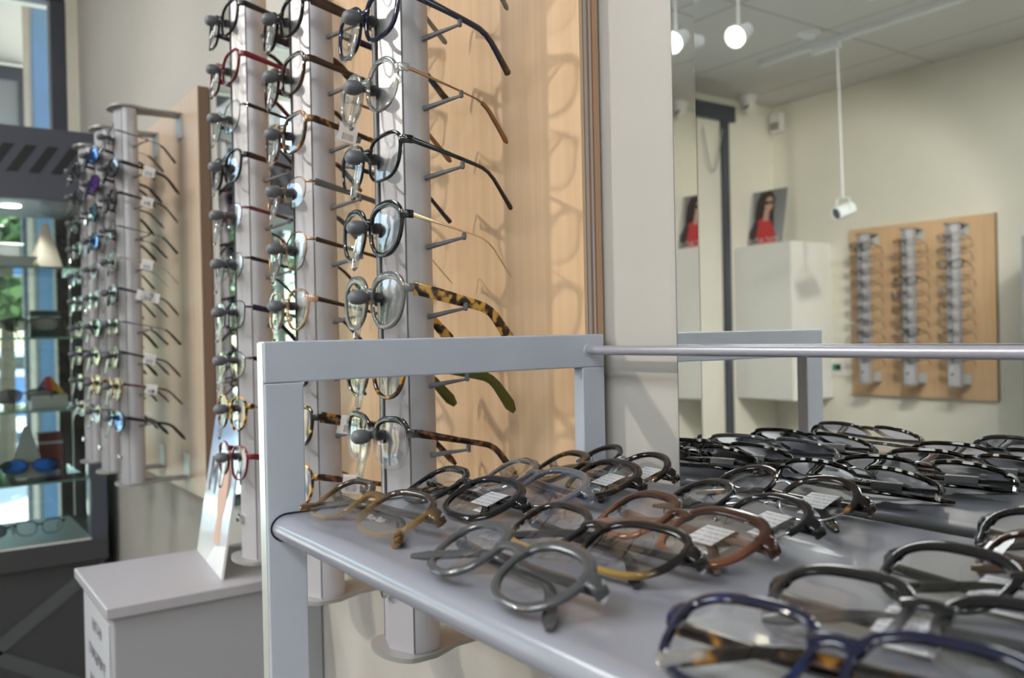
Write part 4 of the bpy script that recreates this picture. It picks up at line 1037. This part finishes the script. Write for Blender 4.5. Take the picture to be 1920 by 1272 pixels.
mb = MB(); mb.box(-.03, .03, -.95, .98, 2.86, 2.94); mb.box(-.03, .03, -.95, .98, 2.05, 2.11); mb.build('frame', M['dark'], t, smooth=0)
MB().box(-.03, .03, .93, .98, 0, 2.86).build('post', M['dark'], t, smooth=0); MB().box(-.03, .03, -.95, -.90, 0, 2.86).build('post', M['dark'], t, smooth=0)
MB().box(-.012, .012, -.90, .93, 2.11, 2.86).build('panel', plain('screen_grey', (.30, .30, .33), .3), t, smooth=0)
leafm = plain('leaf_green', (.10, .19, .06), .55, noise=.5, nscale=2.5); barkm = plain('bark', (.10, .075, .05), .9)
def tree(label, x, y, h, r, zc, n, seed):
    rd = random.Random(seed); t = empty('tree', label, 'tree', (x, y, ZF-.02), 'trees outside the window')
    MB().tube([Vector((0, 0, 0)), Vector((.04, .03, h*.35)), Vector((0, .05, h*.75))], lambda i, t_: .09-.03*i, 8, up=Vector((1, 0, 0))).build('trunk', barkm, t)
    mb = MB()
    for _ in range(n):
        d = Vector((rd.gauss(0, 1), rd.gauss(0, 1), rd.gauss(0, .9))).normalized()*r*(rd.random()**.4); c = Vector((0, 0, zc))+d
        u = Vector((rd.gauss(0, 1), rd.gauss(0, 1), rd.gauss(0, 1))).normalized(); w = u.cross(Vector((rd.gauss(0, 1), .3, 1))).normalized(); s_ = rd.uniform(.05, .11)
        mb.add([c-u*s_, c+w*s_*.5, c+u*s_, c-w*s_*.5], [(0, 1, 2, 3)])
    mb.build('foliage', leafm, t, smooth=0); return t
tree('leafy street tree seen through the glass cabinet', -9.0, .75, 3.0, .78, 2.15, 2600, 1)
tree('leafy street tree nearest the blue pillar outside', -9.4, -1.6, 3.2, 1.0, 2.2, 2200, 2)
tree('leafy street tree in the middle of the shop window', -9.1, -4.0, 3.2, 1.1, 1.9, 2200, 3)
tree('leafy street tree at the far side of the shop window', -9.6, -6.6, 3.4, 1.1, 2.0, 1800, 4)
t = empty('parked_car', 'white roofed blue van parked outside the window', 'car', (-13.2, 1.0, ZF-.02), rotz=pi/2)
body = [(-1.9, .30), (-1.88, .70), (-1.3, .80), (1.35, .80), (1.9, .68), (1.95, .30)]
mb = MB(); mb.rings([[Vector((x, y, z)) for x, z in body] for y in (-.75, .75)]); mb.build('body', plain('car_blue', (.10, .22, .52), .25, coat=.5), t, smooth=20)
mb = MB(); mb.box(-1.3, 1.3, -.74, .74, .80, 1.14); mb.build('roof', plain('car_white', (.85, .85, .86), .3), t, smooth=0, bevel=.03)
mb = MB()
for x0, x1 in ((-1.2, -.3), (-.2, .6), (.7, 1.25)): mb.box(x0, x1, -.743, .743, .90, 1.06)
mb.build('window_glass', plain('car_glass', (.06, .07, .08), .1), t, smooth=0)
for x in (-1.2, 1.25):
    for y in (-.72, .72):
        MB().lathe([(.05, -.09), (.28, -.09), (.31, -.05), (.31, .05), (.28, .09), (.05, .09)], 24, Matrix.Translation((x, y, .31)) @ Matrix.Rotation(pi/2, 4, 'X')).build('wheel', M['black'], t)

# ------------------------------------------------------------------ lift everything onto the floor at z = 0
for o in list(bpy.context.scene.objects):
    if o.parent is None: o.location.z += EYE

for yy in (.28, -.25):      # lamps of the two cabinet downlights
    L = bpy.data.lights.new('cabinet_lamp', 'SPOT'); L.energy = 14; L.spot_size = radians(110); L.spot_blend = .6; L.shadow_soft_size = .025; L.color = (.95, 1, .97)
    lo = bpy.data.objects.new('cabinet_lamp', L); COL.objects.link(lo); lo.location = (-3.03, yy, .414+EYE)
# ------------------------------------------------------------------ daylight
w = bpy.data.worlds.new('sky'); bpy.context.scene.world = w; w.use_nodes = True
nt = w.node_tree; nt.nodes.clear(); out = nt.nodes.new('ShaderNodeOutputWorld'); bg = nt.nodes.new('ShaderNodeBackground')
sky = nt.nodes.new('ShaderNodeTexSky'); sky.sky_type = 'NISHITA'; sky.sun_disc = False; sky.sun_elevation = radians(48); sky.sun_rotation = radians(200)
bg.inputs[1].default_value = 1.0
nt.links.new(sky.outputs[0], bg.inputs[0]); nt.links.new(bg.outputs[0], out.inputs[0])
sl = bpy.data.lights.new('sun', 'SUN'); sl.energy = 18.; sl.angle = radians(.6); sl.color = (1, .96, .9)
so = bpy.data.objects.new('sun', sl); COL.objects.link(so); so.rotation_euler = Vector((.35, -.3, -1)).to_track_quat('-Z', 'Y').to_euler(); so.location = (-6, 0, 6)

# ------------------------------------------------------------------ camera
yaw, pitch, roll, fpx = .9582, -.00613, -.02075, 1630.5
fw = Vector((-sin(yaw)*cos(pitch), cos(yaw)*cos(pitch), sin(pitch))); r_ = Vector((cos(yaw), sin(yaw), 0)); u_ = r_.cross(fw)
Rv = cos(roll)*r_+sin(roll)*u_; Uv = -sin(roll)*r_+cos(roll)*u_
cd = bpy.data.cameras.new('camera'); cd.sensor_width = 23.5; cd.sensor_fit = 'HORIZONTAL'; cd.lens = fpx/1920*23.5; cd.clip_start = .02; cd.clip_end = 60
cd.dof.use_dof = True; cd.dof.focus_distance = .68; cd.dof.aperture_fstop = 5.4
co = bpy.data.objects.new('camera', cd); COL.objects.link(co)
co.matrix_world = Matrix(((Rv.x, Uv.x, -fw.x, 0), (Rv.y, Uv.y, -fw.y, 0), (Rv.z, Uv.z, -fw.z, EYE), (0, 0, 0, 1)))
sc = bpy.context.scene; sc.camera = co
sc.view_settings.view_transform = 'Standard'; sc.view_settings.look = 'None'; sc.view_settings.exposure = 0.0
sc.cycles.use_denoising = True
sc.cycles.max_bounces = 14; sc.cycles.transparent_max_bounces = 40; sc.cycles.glossy_bounces = 6; sc.cycles.sample_clamp_indirect = 6.0
sc.cycles.caustics_reflective = False; sc.cycles.caustics_refractive = False
